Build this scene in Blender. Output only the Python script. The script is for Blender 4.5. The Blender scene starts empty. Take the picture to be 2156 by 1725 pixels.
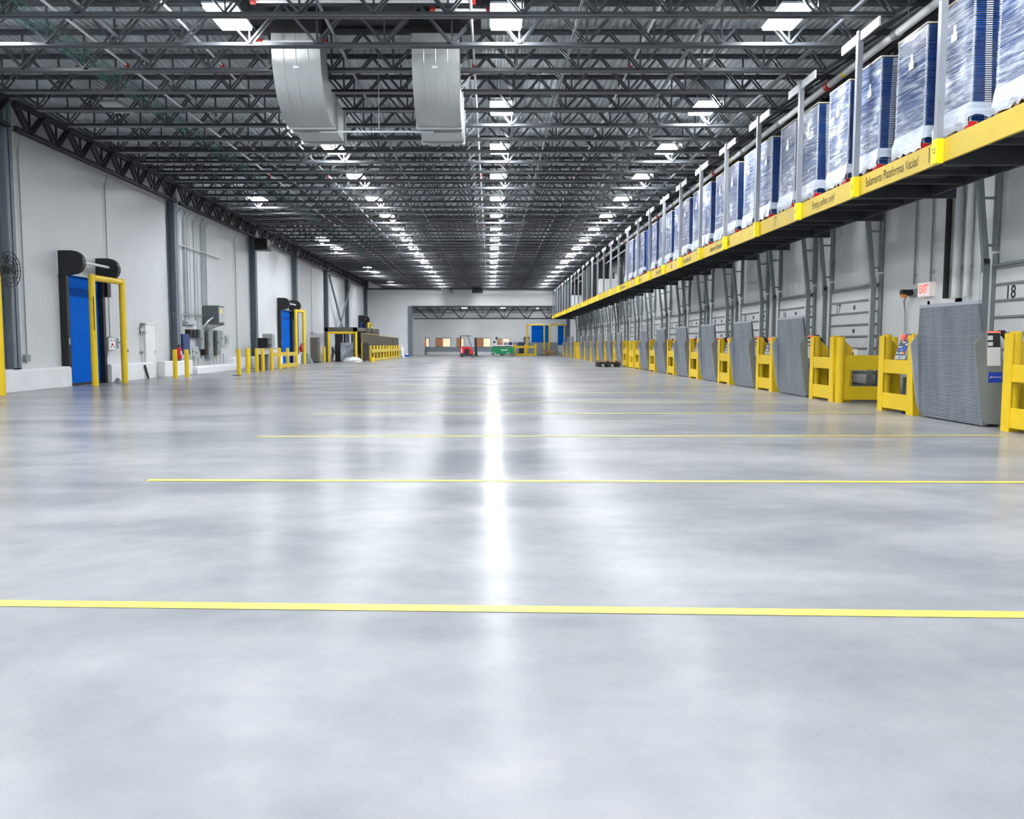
import bpy, math, random
from mathutils import Vector, Matrix
random.seed(7)
PI = math.pi
C = bpy.context.scene.collection
ORD = ('first second third fourth fifth sixth seventh eighth ninth tenth eleventh twelfth thirteenth fourteenth fifteenth '
       'sixteenth seventeenth eighteenth nineteenth twentieth').split()
TENS = {20: 'twenty', 30: 'thirty', 40: 'forty', 50: 'fifty'}
def nth(n):
    if n <= 20: return ORD[n-1]
    t, r = n//10*10, n % 10
    return TENS[t][:-1]+'ieth' if r == 0 else TENS[t]+'-'+ORD[r-1]

# ------------------------------------------------------------------ materials
M = {}
def mat(name, col, rough=.5, metal=0., var=.06, scale=3., bump=0., bscale=40., spec=.5, emit=None, estr=0., alpha=1.):
    m = bpy.data.materials.new(name); m.use_nodes = True
    nt = m.node_tree; b = nt.nodes['Principled BSDF']
    b.inputs['Roughness'].default_value = rough; b.inputs['Metallic'].default_value = metal
    b.inputs['Specular IOR Level'].default_value = spec
    tc = nt.nodes.new('ShaderNodeTexCoord')
    n = nt.nodes.new('ShaderNodeTexNoise'); n.inputs['Scale'].default_value = scale; n.inputs['Detail'].default_value = 4
    nt.links.new(tc.outputs['Object'], n.inputs['Vector'])
    r = nt.nodes.new('ShaderNodeValToRGB')
    r.color_ramp.elements[0].position = .3; r.color_ramp.elements[1].position = .7
    r.color_ramp.elements[0].color = tuple(c*(1-var) for c in col)+(1,)
    r.color_ramp.elements[1].color = tuple(min(1, c*(1+var)) for c in col)+(1,)
    nt.links.new(n.outputs['Fac'], r.inputs['Fac']); nt.links.new(r.outputs['Color'], b.inputs['Base Color'])
    if bump:
        n2 = nt.nodes.new('ShaderNodeTexNoise'); n2.inputs['Scale'].default_value = bscale
        nt.links.new(tc.outputs['Object'], n2.inputs['Vector'])
        bp = nt.nodes.new('ShaderNodeBump'); bp.inputs['Strength'].default_value = bump; bp.inputs['Distance'].default_value = .01
        nt.links.new(n2.outputs['Fac'], bp.inputs['Height']); nt.links.new(bp.outputs['Normal'], b.inputs['Normal'])
    if emit:
        b.inputs['Emission Color'].default_value = tuple(emit)+(1,); b.inputs['Emission Strength'].default_value = estr
    M[name] = m; return m
def nodes(m):
    nt = m.node_tree; return nt, nt.nodes['Principled BSDF'], nt.nodes.new, nt.links.new
def math_node(nt, op, a, b=None):
    n = nt.nodes.new('ShaderNodeMath'); n.operation = op
    for i, x in enumerate((a, b)):
        if x is None: continue
        if isinstance(x, (int, float)): n.inputs[i].default_value = x
        else: nt.links.new(x, n.inputs[i])
    return n.outputs[0]

mat('joist_steel', (.055, .062, .07), .34, 0, .15)
mat('truss_steel', (.030, .035, .040), .45, 0, .15)
mat('column_paint', (.15, .185, .22), .45, 0, .06)
mat('grey_post', (.30, .32, .35), .4, .3, .06)
mat('yellow', (.86, .59, .01), .38, 0, .05, 2.)
mat('beam_yellow', (.62, .455, .05), .42, 0, .08, 1.5)
mat('plate_yellow', (.95, .78, .01), .4, 0, .03)
mat('dark_steel', (.028, .032, .038), .5, 0, .2)
mat('black', (.008, .008, .010), .45, 0, .2)
mat('black_gloss', (.010, .010, .012), .25, 0, .2)
mat('blue_curtain', (.0, .125, .62), .55, 0, .05, 1., spec=.04)
mat('blue_curtain_dark', (.0, .08, .43), .55, 0, .05, 1., spec=.04)
mat('white_concrete', (.80, .82, .84), .6, 0, .05, 2., .15, 30)
mat('white_paint', (.80, .81, .82), .5, 0, .03)
mat('white_pipe', (.78, .80, .82), .4, 0, .06)
mat('galv', (.50, .53, .54), .33, .75, .12, 2.)
mat('duct_metal', (.44, .46, .455), .4, .6, .10, 1.2)
mat('grey_box', (.25, .29, .30), .45, 0, .06)
mat('grey_box_light', (.42, .46, .48), .42, 0, .05)
mat('dark_box', (.09, .11, .115), .45, 0, .08)
mat('blue_cabinet', (.012, .04, .16), .4, 0, .05)
mat('red', (.62, .012, .02), .35, 0, .05)
mat('sprinkler_red', (.45, .02, .015), .45, 0, .05)
mat('green', (.0, .22, .08), .35, 0, .05)
mat('tray_green', (.10, .24, .22), .5, 0, .1)
mat('leveler_grey', (.26, .29, .32), .42, 0, .06, 2.)
mat('leveler_side', (.22, .24, .24), .45, 0, .06, 2.)
mat('leveler_edge', (.38, .42, .46), .4, 0, .04)
mat('wood', (.33, .19, .09), .7, 0, .25, 9.)
mat('wood_pale', (.48, .32, .18), .7, 0, .25, 9.)
mat('cap_board', (.62, .55, .45), .7, 0, .1)
mat('white_plastic', (.82, .83, .84), .35, 0, .04)
mat('label_white', (.86, .87, .88), .5, 0, .02)
mat('badge_blue', (.004, .05, .55), .4, 0, .02)
mat('ink', (.010, .011, .014), .5, 0, .1)
mat('ink_navy', (.012, .018, .035), .5, 0, .1)
mat('tyre', (.02, .02, .02), .8, 0, .2)
mat('tyre_grey', (.42, .42, .40), .7, 0, .1)
mat('taupe', (.115, .105, .095), .5, 0, .08)
mat('fence_dark', (.055, .048, .036), .6, 0, .1)
mat('orange', (.85, .25, .02), .5, 0, .05)
mat('pallet_black', (.018, .019, .022), .5, 0, .2)
mat('tray_black', (.020, .022, .027), .42, 0, .2)
mat('foam_pipe', (.012, .012, .014), .7, 0, .2)
mat('wain_grey', (.27, .30, .34), .5, 0, .04)
mat('trim_dark', (.10, .11, .12), .5, 0, .1)
mat('exit_red', (.9, .1, .06), .4, 0, .02, emit=(1, .12, .07), estr=1.0)
mat('exit_white', (.85, .82, .80), .4, 0, .02, emit=(1, .8, .75), estr=.25)
mat('lamp', (1, 1, 1), .5, 0, 0, emit=(.95, .97, 1.0), estr=98.)
mat('lamp_dim', (1, 1, 1), .5, 0, 0, emit=(.95, .97, 1.0), estr=38.)
mat('office_glow', (.8, .65, .45), .5, 0, .15, 2., emit=(1.0, .78, .5), estr=.75)
mat('office_brown', (.25, .10, .05), .5, 0, .3, 4., emit=(.6, .25, .1), estr=.35)
mat('glass_grey', (.05, .06, .065), .08, 0, .05)
mat('floor_line', (.72, .61, .105), .4, 0, .08, 3.)

# stacked blue plastic trays: fine ribbing in the surface
def ribbed(name, colA, colB, rough, freq):
    m = mat(name, colA, rough); nt, b, N, L = nodes(m)
    tc = N('ShaderNodeTexCoord'); w = N('ShaderNodeTexWave'); w.bands_direction = 'Z'; w.inputs['Scale'].default_value = freq
    L(tc.outputs['Object'], w.inputs['Vector'])
    mx = N('ShaderNodeMix'); mx.data_type = 'RGBA'
    mx.inputs[6].default_value = tuple(colA)+(1,); mx.inputs[7].default_value = tuple(colB)+(1,)
    L(w.outputs['Fac'], mx.inputs[0]); L(mx.outputs[2], b.inputs['Base Color'])
    return m
ribbed('tray_blue', (.003, .030, .13), (.007, .068, .31), .38, 10.)
ribbed('tray_blue_plain', (.003, .042, .25), (.004, .05, .30), .38, 10.)

# checker plate for the dock levelers
m = M['leveler_plate'] = mat('leveler_plate', (.27, .31, .345), .42, .15, .05, 2.)
nt, b, N, L = nodes(m)
tc = N('ShaderNodeTexCoord'); w = N('ShaderNodeTexWave'); w.bands_direction = 'Z'; w.inputs['Scale'].default_value = 10.5
w.inputs['Distortion'].default_value = .6; w.inputs['Detail'].default_value = 1; w.inputs['Detail Scale'].default_value = 12
L(tc.outputs['Object'], w.inputs['Vector'])
bp = N('ShaderNodeBump'); bp.inputs['Strength'].default_value = .5; bp.inputs['Distance'].default_value = .012
L(w.outputs['Fac'], bp.inputs['Height']); L(bp.outputs['Normal'], b.inputs['Normal'])
mp = N('ShaderNodeMapping'); mp.inputs['Scale'].default_value = (1, 5, .7); L(tc.outputs['Object'], mp.inputs['Vector'])
n2 = N('ShaderNodeTexNoise'); n2.inputs['Scale'].default_value = 1.2; n2.inputs['Detail'].default_value = 5; L(mp.outputs['Vector'], n2.inputs['Vector'])
r = N('ShaderNodeValToRGB'); r.color_ramp.elements[0].position = .35; r.color_ramp.elements[1].position = .65
r.color_ramp.elements[0].color = (.172, .20, .235, 1); r.color_ramp.elements[1].color = (.245, .28, .32, 1)
L(n2.outputs['Fac'], r.inputs['Fac'])
mx = N('ShaderNodeMix'); mx.data_type = 'RGBA'; mx.blend_type = 'MULTIPLY'; mx.inputs[0].default_value = .3
L(r.outputs['Color'], mx.inputs[6]); L(w.outputs['Color'], mx.inputs[7]); L(mx.outputs[2], b.inputs['Base Color'])

# stretch film: clear plastic with hazy streaks; its gloss highlights are painted in too
def film(name, lo, hi, skirt=False):
    m = bpy.data.materials.new(name); m.use_nodes = True; M[name] = m
    nt, b, N, L = nodes(m)
    b.inputs['Base Color'].default_value = (.72, .80, .92, 1); b.inputs['Roughness'].default_value = .16
    tc = N('ShaderNodeTexCoord'); mp = N('ShaderNodeMapping')
    mp.inputs['Rotation'].default_value = (.28, 0, 0); mp.inputs['Scale'].default_value = (1.2, 1.2, 12)
    L(tc.outputs['Object'], mp.inputs['Vector'])
    oi = N('ShaderNodeObjectInfo')
    n = N('ShaderNodeTexNoise'); n.noise_dimensions = '4D'; n.inputs['Scale'].default_value = 2.2; n.inputs['Detail'].default_value = 6; n.inputs['Roughness'].default_value = .65
    L(mp.outputs['Vector'], n.inputs['Vector']); L(math_node(nt, 'MULTIPLY', oi.outputs['Random'], 40.), n.inputs['W'])
    n2 = N('ShaderNodeTexNoise'); n2.noise_dimensions = '4D'; n2.inputs['Scale'].default_value = 1.7; n2.inputs['Detail'].default_value = 3
    L(tc.outputs['Object'], n2.inputs['Vector']); L(math_node(nt, 'MULTIPLY', oi.outputs['Random'], 70.), n2.inputs['W'])
    mr = N('ShaderNodeMapRange'); mr.inputs[1].default_value = .44; mr.inputs[2].default_value = .72
    mr.inputs[3].default_value = lo; mr.inputs[4].default_value = hi
    mr2 = N('ShaderNodeMapRange'); mr2.inputs[1].default_value = .5; mr2.inputs[2].default_value = .74
    mr2.inputs[3].default_value = 0; mr2.inputs[4].default_value = .5  # pale patches: glare painted into the film's opacity
    L(n.outputs['Fac'], mr.inputs[0]); L(n2.outputs['Fac'], mr2.inputs[0])
    a = math_node(nt, 'ADD', mr.outputs[0], mr2.outputs[0])
    sx = N('ShaderNodeSeparateXYZ'); L(tc.outputs['Object'], sx.inputs[0])
    if not skirt:   # denser haze low on the load; haze and painted glare mostly on the front
        mz = N('ShaderNodeMapRange'); mz.inputs[1].default_value = .2; mz.inputs[2].default_value = 1.1
        mz.inputs[3].default_value = .24; mz.inputs[4].default_value = 0
        L(sx.outputs['Z'], mz.inputs[0]); a = math_node(nt, 'ADD', a, mz.outputs[0])
        mxx = N('ShaderNodeMapRange'); mxx.inputs[1].default_value = -.50; mxx.inputs[2].default_value = -.54
        mxx.inputs[3].default_value = .10; mxx.inputs[4].default_value = 1
        L(sx.outputs['X'], mxx.inputs[0]); a = math_node(nt, 'MULTIPLY', a, mxx.outputs[0])
    a = math_node(nt, 'MINIMUM', a, .97); L(a, b.inputs['Alpha'])
    bp = N('ShaderNodeBump'); bp.inputs['Strength'].default_value = .6; bp.inputs['Distance'].default_value = .03
    L(n.outputs['Fac'], bp.inputs['Height']); L(bp.outputs['Normal'], b.inputs['Normal'])
    return m
film('film', .04, .62)
film('film_skirt', .65, .95, True)
film('film_grey', .3, .75, True)
mat('film_white', (.84, .86, .88), .3, 0, .05, 6., .6, 14)

# insulated wall panels: fine vertical ribs and panel joints
def wall_mat(name, col, axis):
    m = mat(name, col, .42, 0, .05, .5); nt, b, N, L = nodes(m)
    tc = N('ShaderNodeTexCoord'); s = N('ShaderNodeSeparateXYZ'); L(tc.outputs['Object'], s.inputs[0])
    u = s.outputs[axis]
    fr = math_node(nt, 'FRACT', math_node(nt, 'DIVIDE', u, 1.12))
    joint = math_node(nt, 'LESS_THAN', fr, .016)
    rib = math_node(nt, 'PINGPONG', u, .035)
    old = b.inputs['Base Color'].links[0].from_socket
    mx = N('ShaderNodeMix'); mx.data_type = 'RGBA'; L(math_node(nt, 'MULTIPLY', joint, .14), mx.inputs[0])
    L(old, mx.inputs[6]); mx.inputs[7].default_value = (.22, .24, .26, 1); L(mx.outputs[2], b.inputs['Base Color'])
    bp = N('ShaderNodeBump'); bp.inputs['Strength'].default_value = .22; bp.inputs['Distance'].default_value = .02
    L(math_node(nt, 'MULTIPLY', rib, 8.), bp.inputs['Height']); L(bp.outputs['Normal'], b.inputs['Normal'])
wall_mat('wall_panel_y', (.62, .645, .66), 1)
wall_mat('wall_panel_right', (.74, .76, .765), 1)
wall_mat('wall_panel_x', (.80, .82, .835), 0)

# metal roof deck
m = mat('deck', (.52, .57, .60), .5, .1, .16, .8)

# polished concrete floor
m = mat('concrete', (.6, .6, .6), .2); nt, b, N, L = nodes(m)
tc = N('ShaderNodeTexCoord')
mp = N('ShaderNodeMapping'); mp.inputs['Scale'].default_value = (.55, 1.1, 1); L(tc.outputs['Object'], mp.inputs['Vector'])
n1 = N('ShaderNodeTexNoise'); n1.inputs['Scale'].default_value = .55; n1.inputs['Detail'].default_value = 9; n1.inputs['Roughness'].default_value = .55
n1.inputs['Distortion'].default_value = .3
L(mp.outputs['Vector'], n1.inputs['Vector'])
n2 = N('ShaderNodeTexNoise'); n2.inputs['Scale'].default_value = 3.2; n2.inputs['Detail'].default_value = 8; n2.inputs['Roughness'].default_value = .7; L(tc.outputs['Object'], n2.inputs['Vector'])
r1 = N('ShaderNodeValToRGB'); r1.color_ramp.elements[0].position = .36; r1.color_ramp.elements[1].position = .60
r1.color_ramp.elements[0].color = (.225, .234, .254, 1); r1.color_ramp.elements[1].color = (.345, .348, .363, 1)
L(n1.outputs['Fac'], r1.inputs['Fac'])
r2 = N('ShaderNodeValToRGB'); r2.color_ramp.elements[0].position = .32; r2.color_ramp.elements[1].position = .62
r2.color_ramp.elements[0].color = (.85, .86, .875, 1); r2.color_ramp.elements[1].color = (1, 1, 1, 1)
L(n2.outputs['Fac'], r2.inputs['Fac'])
mx = N('ShaderNodeMix'); mx.data_type = 'RGBA'; mx.blend_type = 'MULTIPLY'; mx.inputs[0].default_value = .85
L(r1.outputs['Color'], mx.inputs[6]); L(r2.outputs['Color'], mx.inputs[7])
s = N('ShaderNodeSeparateXYZ'); L(tc.outputs['Object'], s.inputs[0])
ja = math_node(nt, 'LESS_THAN', math_node(nt, 'FRACT', math_node(nt, 'DIVIDE', math_node(nt, 'SUBTRACT', s.outputs[1], 7.93), 11.4)), .0011)
jb = math_node(nt, 'LESS_THAN', math_node(nt, 'FRACT', math_node(nt, 'DIVIDE', math_node(nt, 'ADD', s.outputs[0], 11.3), 9.9)), .0012)
jj = math_node(nt, 'MULTIPLY', ja, .35)
mj = N('ShaderNodeMix'); mj.data_type = 'RGBA'; L(jj, mj.inputs[0]); L(mx.outputs[2], mj.inputs[6]); mj.inputs[7].default_value = (.25, .26, .28, 1)
L(mj.outputs[2], b.inputs['Base Color'])
rr = N('ShaderNodeMapRange'); rr.inputs[1].default_value = .3; rr.inputs[2].default_value = .7; rr.inputs[3].default_value = .19; rr.inputs[4].default_value = .245; b.inputs['IOR'].default_value = 1.10
L(n1.outputs['Fac'], rr.inputs[0]); L(rr.outputs[0], b.inputs['Roughness'])
bp = N('ShaderNodeBump'); bp.inputs['Strength'].default_value = .015; bp.inputs['Distance'].default_value = .02
n3 = N('ShaderNodeTexNoise'); n3.inputs['Scale'].default_value = 1.4; n3.inputs['Detail'].default_value = 2; L(tc.outputs['Object'], n3.inputs['Vector'])
L(n3.outputs['Fac'], bp.inputs['Height']); L(bp.outputs['Normal'], b.inputs['Normal'])

# ------------------------------------------------------------------ mesh helper
class MB:
    def __init__(s): s.v = []; s.f = []; s.mi = []; s.cur = 0
    def add(s, vs, fs):
        o = len(s.v); s.v += [tuple(v) for v in vs]
        for f in fs: s.f.append([i+o for i in f]); s.mi.append(s.cur)
        return s
    def box(s, x0, x1, y0, y1, z0, z1):
        return s.add([(x0,y0,z0),(x1,y0,z0),(x1,y1,z0),(x0,y1,z0),(x0,y0,z1),(x1,y0,z1),(x1,y1,z1),(x0,y1,z1)],
                     [(3,2,1,0),(4,5,6,7),(0,1,5,4),(1,2,6,5),(2,3,7,6),(3,0,4,7)])
    def cbox(s, c, d): return s.box(c[0]-d[0]/2, c[0]+d[0]/2, c[1]-d[1]/2, c[1]+d[1]/2, c[2]-d[2]/2, c[2]+d[2]/2)
    def bar(s, p, q, w, h, up=(0,0,1)):
        p, q = Vector(p), Vector(q); d = (q-p).normalized(); up = Vector(up)
        if abs(d.dot(up)) > .98: up = Vector((0,1,0))
        a = d.cross(up).normalized()*w/2; b = a.normalized().cross(d).normalized()*h/2
        vs = [p-a-b, p+a-b, p+a+b, p-a+b, q-a-b, q+a-b, q+a+b, q-a+b]
        return s.add(vs, [(0,1,2,3),(7,6,5,4),(4,5,1,0),(5,6,2,1),(6,7,3,2),(7,4,0,3)])
    def tube(s, p, q, r, n=10, r2=None):
        p, q = Vector(p), Vector(q); r2 = r if r2 is None else r2
        d = (q-p).normalized(); u = Vector((0,0,1)) if abs(d.z) < .9 else Vector((1,0,0))
        a = d.cross(u).normalized(); b = d.cross(a)
        vs = []
        for c, rad in ((p, r), (q, r2)):
            for i in range(n):
                t = 2*PI*i/n; vs.append(c+a*math.cos(t)*rad+b*math.sin(t)*rad)
        fs = [(i, (i+1) % n, n+(i+1) % n, n+i) for i in range(n)]
        return s.add(vs, fs+[tuple(range(n-1,-1,-1)), tuple(range(n, 2*n))])
    def path(s, pts, r, n=8):
        pts = [Vector(p) for p in pts]; rings = []; a0 = None
        for i, p in enumerate(pts):
            d = ((pts[min(i+1, len(pts)-1)]-p).normalized()+(p-pts[max(i-1, 0)]).normalized())
            d = d.normalized()
            if a0 is None:
                u = Vector((0,0,1)) if abs(d.z) < .9 else Vector((1,0,0)); a0 = d.cross(u).normalized()
            a0 = (a0-d*a0.dot(d)).normalized(); b = d.cross(a0)
            rings.append([p+a0*math.cos(2*PI*k/n)*r+b*math.sin(2*PI*k/n)*r for k in range(n)])
        vs = [v for R in rings for v in R]; fs = []
        for i in range(len(rings)-1):
            for k in range(n): fs.append((i*n+k, i*n+(k+1) % n, (i+1)*n+(k+1) % n, (i+1)*n+k))
        fs += [tuple(range(n-1,-1,-1)), tuple(range((len(rings)-1)*n, len(rings)*n))]
        return s.add(vs, fs)
    def prism(s, pts, axis, a, b):
        n = len(pts); vs = []
        for t in (a, b):
            for (x, y) in pts:
                vs.append({'x': (t, x, y), 'y': (x, t, y), 'z': (x, y, t)}[axis])
        return s.add(vs, [tuple(range(n-1,-1,-1)), tuple(range(n, 2*n))]+[(i, (i+1) % n, n+(i+1) % n, n+i) for i in range(n)])
    def lathe(s, prof, c, axis='z', n=20):
        vs = []
        for (r, h) in prof:
            for i in range(n):
                t = 2*PI*i/n; x, y = r*math.cos(t), r*math.sin(t)
                v = {'z': (x, y, h), 'x': (h, x, y), 'y': (x, h, y)}[axis]
                vs.append((c[0]+v[0], c[1]+v[1], c[2]+v[2]))
        fs = []
        for j in range(len(prof)-1):
            for i in range(n): fs.append((j*n+i, j*n+(i+1) % n, (j+1)*n+(i+1) % n, (j+1)*n+i))
        fs += [tuple(range(n-1,-1,-1)), tuple(range((len(prof)-1)*n, len(prof)*n))]
        return s.add(vs, fs)
    def build(s, name, mats, parent=None, local=False, smooth=False, bevel=0):
        me = bpy.data.meshes.new(name)
        off = Vector((0,0,0))
        if parent is not None and not local:
            p = parent
            while p is not None: off = off+p.location; p = p.parent
        me.from_pydata([tuple(Vector(v)-off) for v in s.v], [], s.f)
        mats = mats if isinstance(mats, (list, tuple)) else [mats]
        for k in mats: me.materials.append(M[k])
        for p, i in zip(me.polygons, s.mi): p.material_index = i; p.use_smooth = smooth
        me.update()
        import bmesh
        bm = bmesh.new(); bm.from_mesh(me); bmesh.ops.recalc_face_normals(bm, faces=bm.faces); bm.to_mesh(me); bm.free()
        if smooth:
            try: me.set_sharp_from_angle(angle=math.radians(40))
            except Exception: pass
        o = bpy.data.objects.new(name, me); C.objects.link(o)
        if parent is not None: o.parent = parent
        if bevel:
            bv = o.modifiers.new('bevel', 'BEVEL'); bv.width = bevel; bv.segments = 2; bv.limit_method = 'ANGLE'
        return o
def tag(o, label, cat, group=None):
    o['label'] = label; o['category'] = cat
    if group: o['group'] = group
    return o
def thing(name, label, cat, loc=(0,0,0), group=None, rz=0):
    o = bpy.data.objects.new(name, None); C.objects.link(o); o.location = loc; o.rotation_euler = (0, 0, rz)
    o.empty_display_size = .1
    return tag(o, label, cat, group)
def struct(o): o['kind'] = 'structure'; return o
KIDS = {}
def kids(o): return [c for c in C.objects if c.parent == o]
def dup(root, loc, label=None, group=None, rz=None, cat=None):
    r = root.copy(); C.objects.link(r); r.location = loc
    if rz is not None: r.rotation_euler = (0, 0, rz)
    if label: r['label'] = label
    if group: r['group'] = group
    if root not in KIDS: KIDS[root] = [(c, kids(c)) for c in kids(root)]
    for c, gs in KIDS[root]:
        d = c.copy(); C.objects.link(d); d.parent = r
        for g in gs:
            e = g.copy(); C.objects.link(e); e.parent = d
    return r
def text(name, body, size, material, parent, loc, rot, sx=1., align='CENTER', bold=.0):
    cu = bpy.data.curves.new(name, 'FONT'); cu.body = body; cu.size = size; cu.align_x = align; cu.align_y = 'CENTER'; cu.offset = bold
    t = bpy.data.objects.new(name+'_curve', cu); C.objects.link(t)
    dg = bpy.context.evaluated_depsgraph_get(); me = bpy.data.meshes.new_from_object(t.evaluated_get(dg))
    bpy.data.objects.remove(t)
    me.materials.clear(); me.materials.append(M[material])
    R = Matrix.Translation(Vector(loc)) @ rot.to_4x4() @ Matrix.Scale(sx, 4, (1,0,0))
    me.transform(R)
    o = bpy.data.objects.new(name, me); C.objects.link(o); o.parent = parent
    return o
# lettering that faces -X (reads along -Y) and faces -Y
FACE_NX = Matrix(((0,0,-1),(-1,0,0),(0,1,0)))

# ------------------------------------------------------------------ camera
cam = bpy.data.cameras.new('camera'); co = bpy.data.objects.new('camera', cam); C.objects.link(co)
co.location = (0, 0, 1.3); co.rotation_euler = (PI/2-math.atan(138/1750), 0, 0)
cam.sensor_fit = 'HORIZONTAL'; cam.sensor_width = 36; cam.lens = 36*1750/2156; cam.shift_x = 46/2156; cam.clip_end = 400
bpy.context.scene.camera = co

# ------------------------------------------------------------------ setting
XL, XR, YB, YR, ZD = -13.15, 9.3, -9.0, 88.0, 7.97
YE = 100.0
struct(MB().box(XL-.3, XR+.3, YB-.3, YE+.3, -.2, 0).build('floor', 'concrete'))
dk = MB(); pitch = .1525; n = int((XR-XL)/pitch)
prof = []
for i in range(n):
    x = XL+i*pitch; prof += [(x, ZD), (x+.06, ZD), (x+.082, ZD+.045), (x+.13, ZD+.045)]
prof.append((XR, ZD))
vs = [(x, y, z) for y in (YB, YR) for (x, z) in prof]; k = len(prof)
dk.add(vs, [(i, i+1, k+i+1, k+i) for i in range(k-1)])
dk.box(XL-.3, XR+.3, YB-.3, YR+.3, ZD+.1, ZD+.25)
struct(dk.build('ceiling', 'deck'))
# walls
wl = MB(); 
wl.box(XL-.25, XL, YB, YR+.2, 0, ZD+.1)
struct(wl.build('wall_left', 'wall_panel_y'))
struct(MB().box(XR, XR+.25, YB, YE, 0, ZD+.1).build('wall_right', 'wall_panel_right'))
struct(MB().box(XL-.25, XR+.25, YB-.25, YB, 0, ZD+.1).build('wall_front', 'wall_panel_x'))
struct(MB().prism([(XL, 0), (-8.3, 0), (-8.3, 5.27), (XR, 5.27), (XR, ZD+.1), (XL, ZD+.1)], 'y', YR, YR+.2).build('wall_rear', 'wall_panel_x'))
# annex room seen through the wide opening
struct(MB().box(-16, XR, YE, YE+.25, 0, 6.2).build('wall_annex', 'wall_panel_x'))
struct(MB().box(-16.2, -16, YR+.2, YE, 0, 6.2).build('wall_annex_side', 'wall_panel_y'))
struct(MB().box(-16.2, XR+.3, YR+.2, YE+.3, 5.9, 6.1).build('ceiling_annex', 'deck'))
struct(MB().box(-16.2, XL-.25, YR+.2, YE+.3, -.2, 0).build('floor_annex', 'concrete'))
# opening jambs
struct(MB().box(-8.62, -8.2, YR-.12, YR+.28, 0, 5.27).build('trim_1', 'column_paint'))
struct(MB().box(8.05, 8.4, YR-.1, YR+.25, 0, 5.27).build('trim_2', 'column_paint'))
struct(MB().box(-8.3, XR, YR-.06, YR+.26, 5.17, 5.30).build('trim_3', 'dark_steel'))
struct(MB().box(XL, XR, YR-.04, YR, 7.0, 7.12).build('trim_4', 'dark_steel'))
# white upstands and grey wainscot in the annex
struct(MB().box(-7.55, 1.6, YE-.5, YE, 0, .36).build('baseboard_annex', 'white_concrete'))
struct(MB().box(-7.75, 1.6, YE-.3, YE, .36, .93).build('trim_5', 'wain_grey'))
struct(MB().box(1.6, 8.0, YE-1.6, YE-1.45, 0, 1.50).build('trim_6', 'wain_grey'))
struct(MB().box(-9.3, -7.8, YE-2.2, YE-.6, 0, 2.0).build('wall_annex_closet', 'wall_panel_x'))
# offices' windows on the annex wall
for i, (x0, x1, sp) in enumerate([(-8.1, -7.35, .5), (-6.45, -4.8, .45), (-3.95, -3.2, .6), (-1.55, .02, .45), (.95, 2.3, .4)]):
    w = struct(MB().box(x0-.06, x1+.06, YE-.06, YE, .92, 2.02).build('window_%d' % (i+1), 'trim_dark'))
    xm = x0+(x1-x0)*sp
    g = MB(); g.box(x0, xm, YE-.075, YE-.06, .98, 1.96); g.cur = 1; g.box(xm+.05, x1, YE-.075, YE-.06, .98, 1.96)
    g.build('pane', ['office_brown', 'office_glow'], w)
w = struct(MB().box(4.0, 4.75, YE-.08, YE, 1.52, 2.15).build('window_6', 'trim_dark'))
MB().box(4.2, 4.75, YE-.1, YE-.08, 1.52, 1.95).build('pane', 'grey_box_light', w)
# yellow painted floor lines, one to each dock position
LN = [((-3.28, 4.115), (7.3, 3.735)), ((-3.28, 7.87), (7.3, 7.72)), ((-3.28, 11.63), (7.3, 11.75)), ((-3.28, 15.36), (7.2, 15.66)), ((-3.28, 18.3), (7.2, 18.5)),
      ((-3.28, 22.2), (7.2, 22.3))]+[((-3.28, 26.3+4.04*i), (7.2, 26.4+4.04*i)) for i in range(9)]
for (a, b) in LN:
    w = .10 if a[1] < 30 else .07
    o = MB().add([(a[0], a[1]-w/2, .003), (b[0], b[1]-w/2, .003), (b[0], b[1]+w/2, .003), (a[0], a[1]+w/2, .003)], [(0,1,2,3)]).build('floor_marking', 'floor_line'); struct(o)
# white concrete upstand along the left wall
CX = -12.8
CURBS = [(YB, 25.45, .62, CX), (28.15, 31.65, .62, CX), (32.75, 35.8, .62, CX), (35.8, 41.5, .33, -12.6), (41.5, 51.4, .62, CX), (55.2, 83.2, .62, CX), (85.9, YR, .62, CX)]
for i, (a, b, h, x) in enumerate(CURBS):
    struct(MB().prism([(XL, 0), (x, 0), (x, h-.05), (x-.06, h), (XL, h)], 'y', a, b).build('baseboard_left_%d' % (i+1), 'white_concrete', bevel=.015))
struct(MB().box(XL, -8.7, YR-.4, YR, 0, .62).build('baseboard_rear', 'white_concrete', bevel=.015))

# ------------------------------------------------------------------ columns and girders on the left wall
COLY = [11.0, 22.6, 34.4, 46.0, 55.7, 66.3, 75.9, 87.3]
for i, y in enumerate(COLY):
    b = MB(); x0, x1 = XL+.02, CX-.02
    b.box(x0, x1, y-.02, y+.02, .62 if abs(y-38.6) > 3 else .33, 7.95)
    b.box(x1-.03, x1, y-.17, y+.17, .62, 7.95); b.box(x0, x0+.03, y-.17, y+.17, .62, 7.95)
    b.box(x0-.0, x1, y-.17, y+.17, .62, .645)
    where = ['before the near roll-up door, outside the view', 'nearest the camera', 'between service door and electrical panels', 'under the black unit heater',
             'behind the middle blue door frame', 'at the near foot of the cross brace', 'at the far foot of the cross brace', 'in the far corner'][i]
    tag(b.build('wall_column', 'column_paint'), 'grey-blue steel wall column '+where, 'column', 'steel columns on the side wall')
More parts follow.
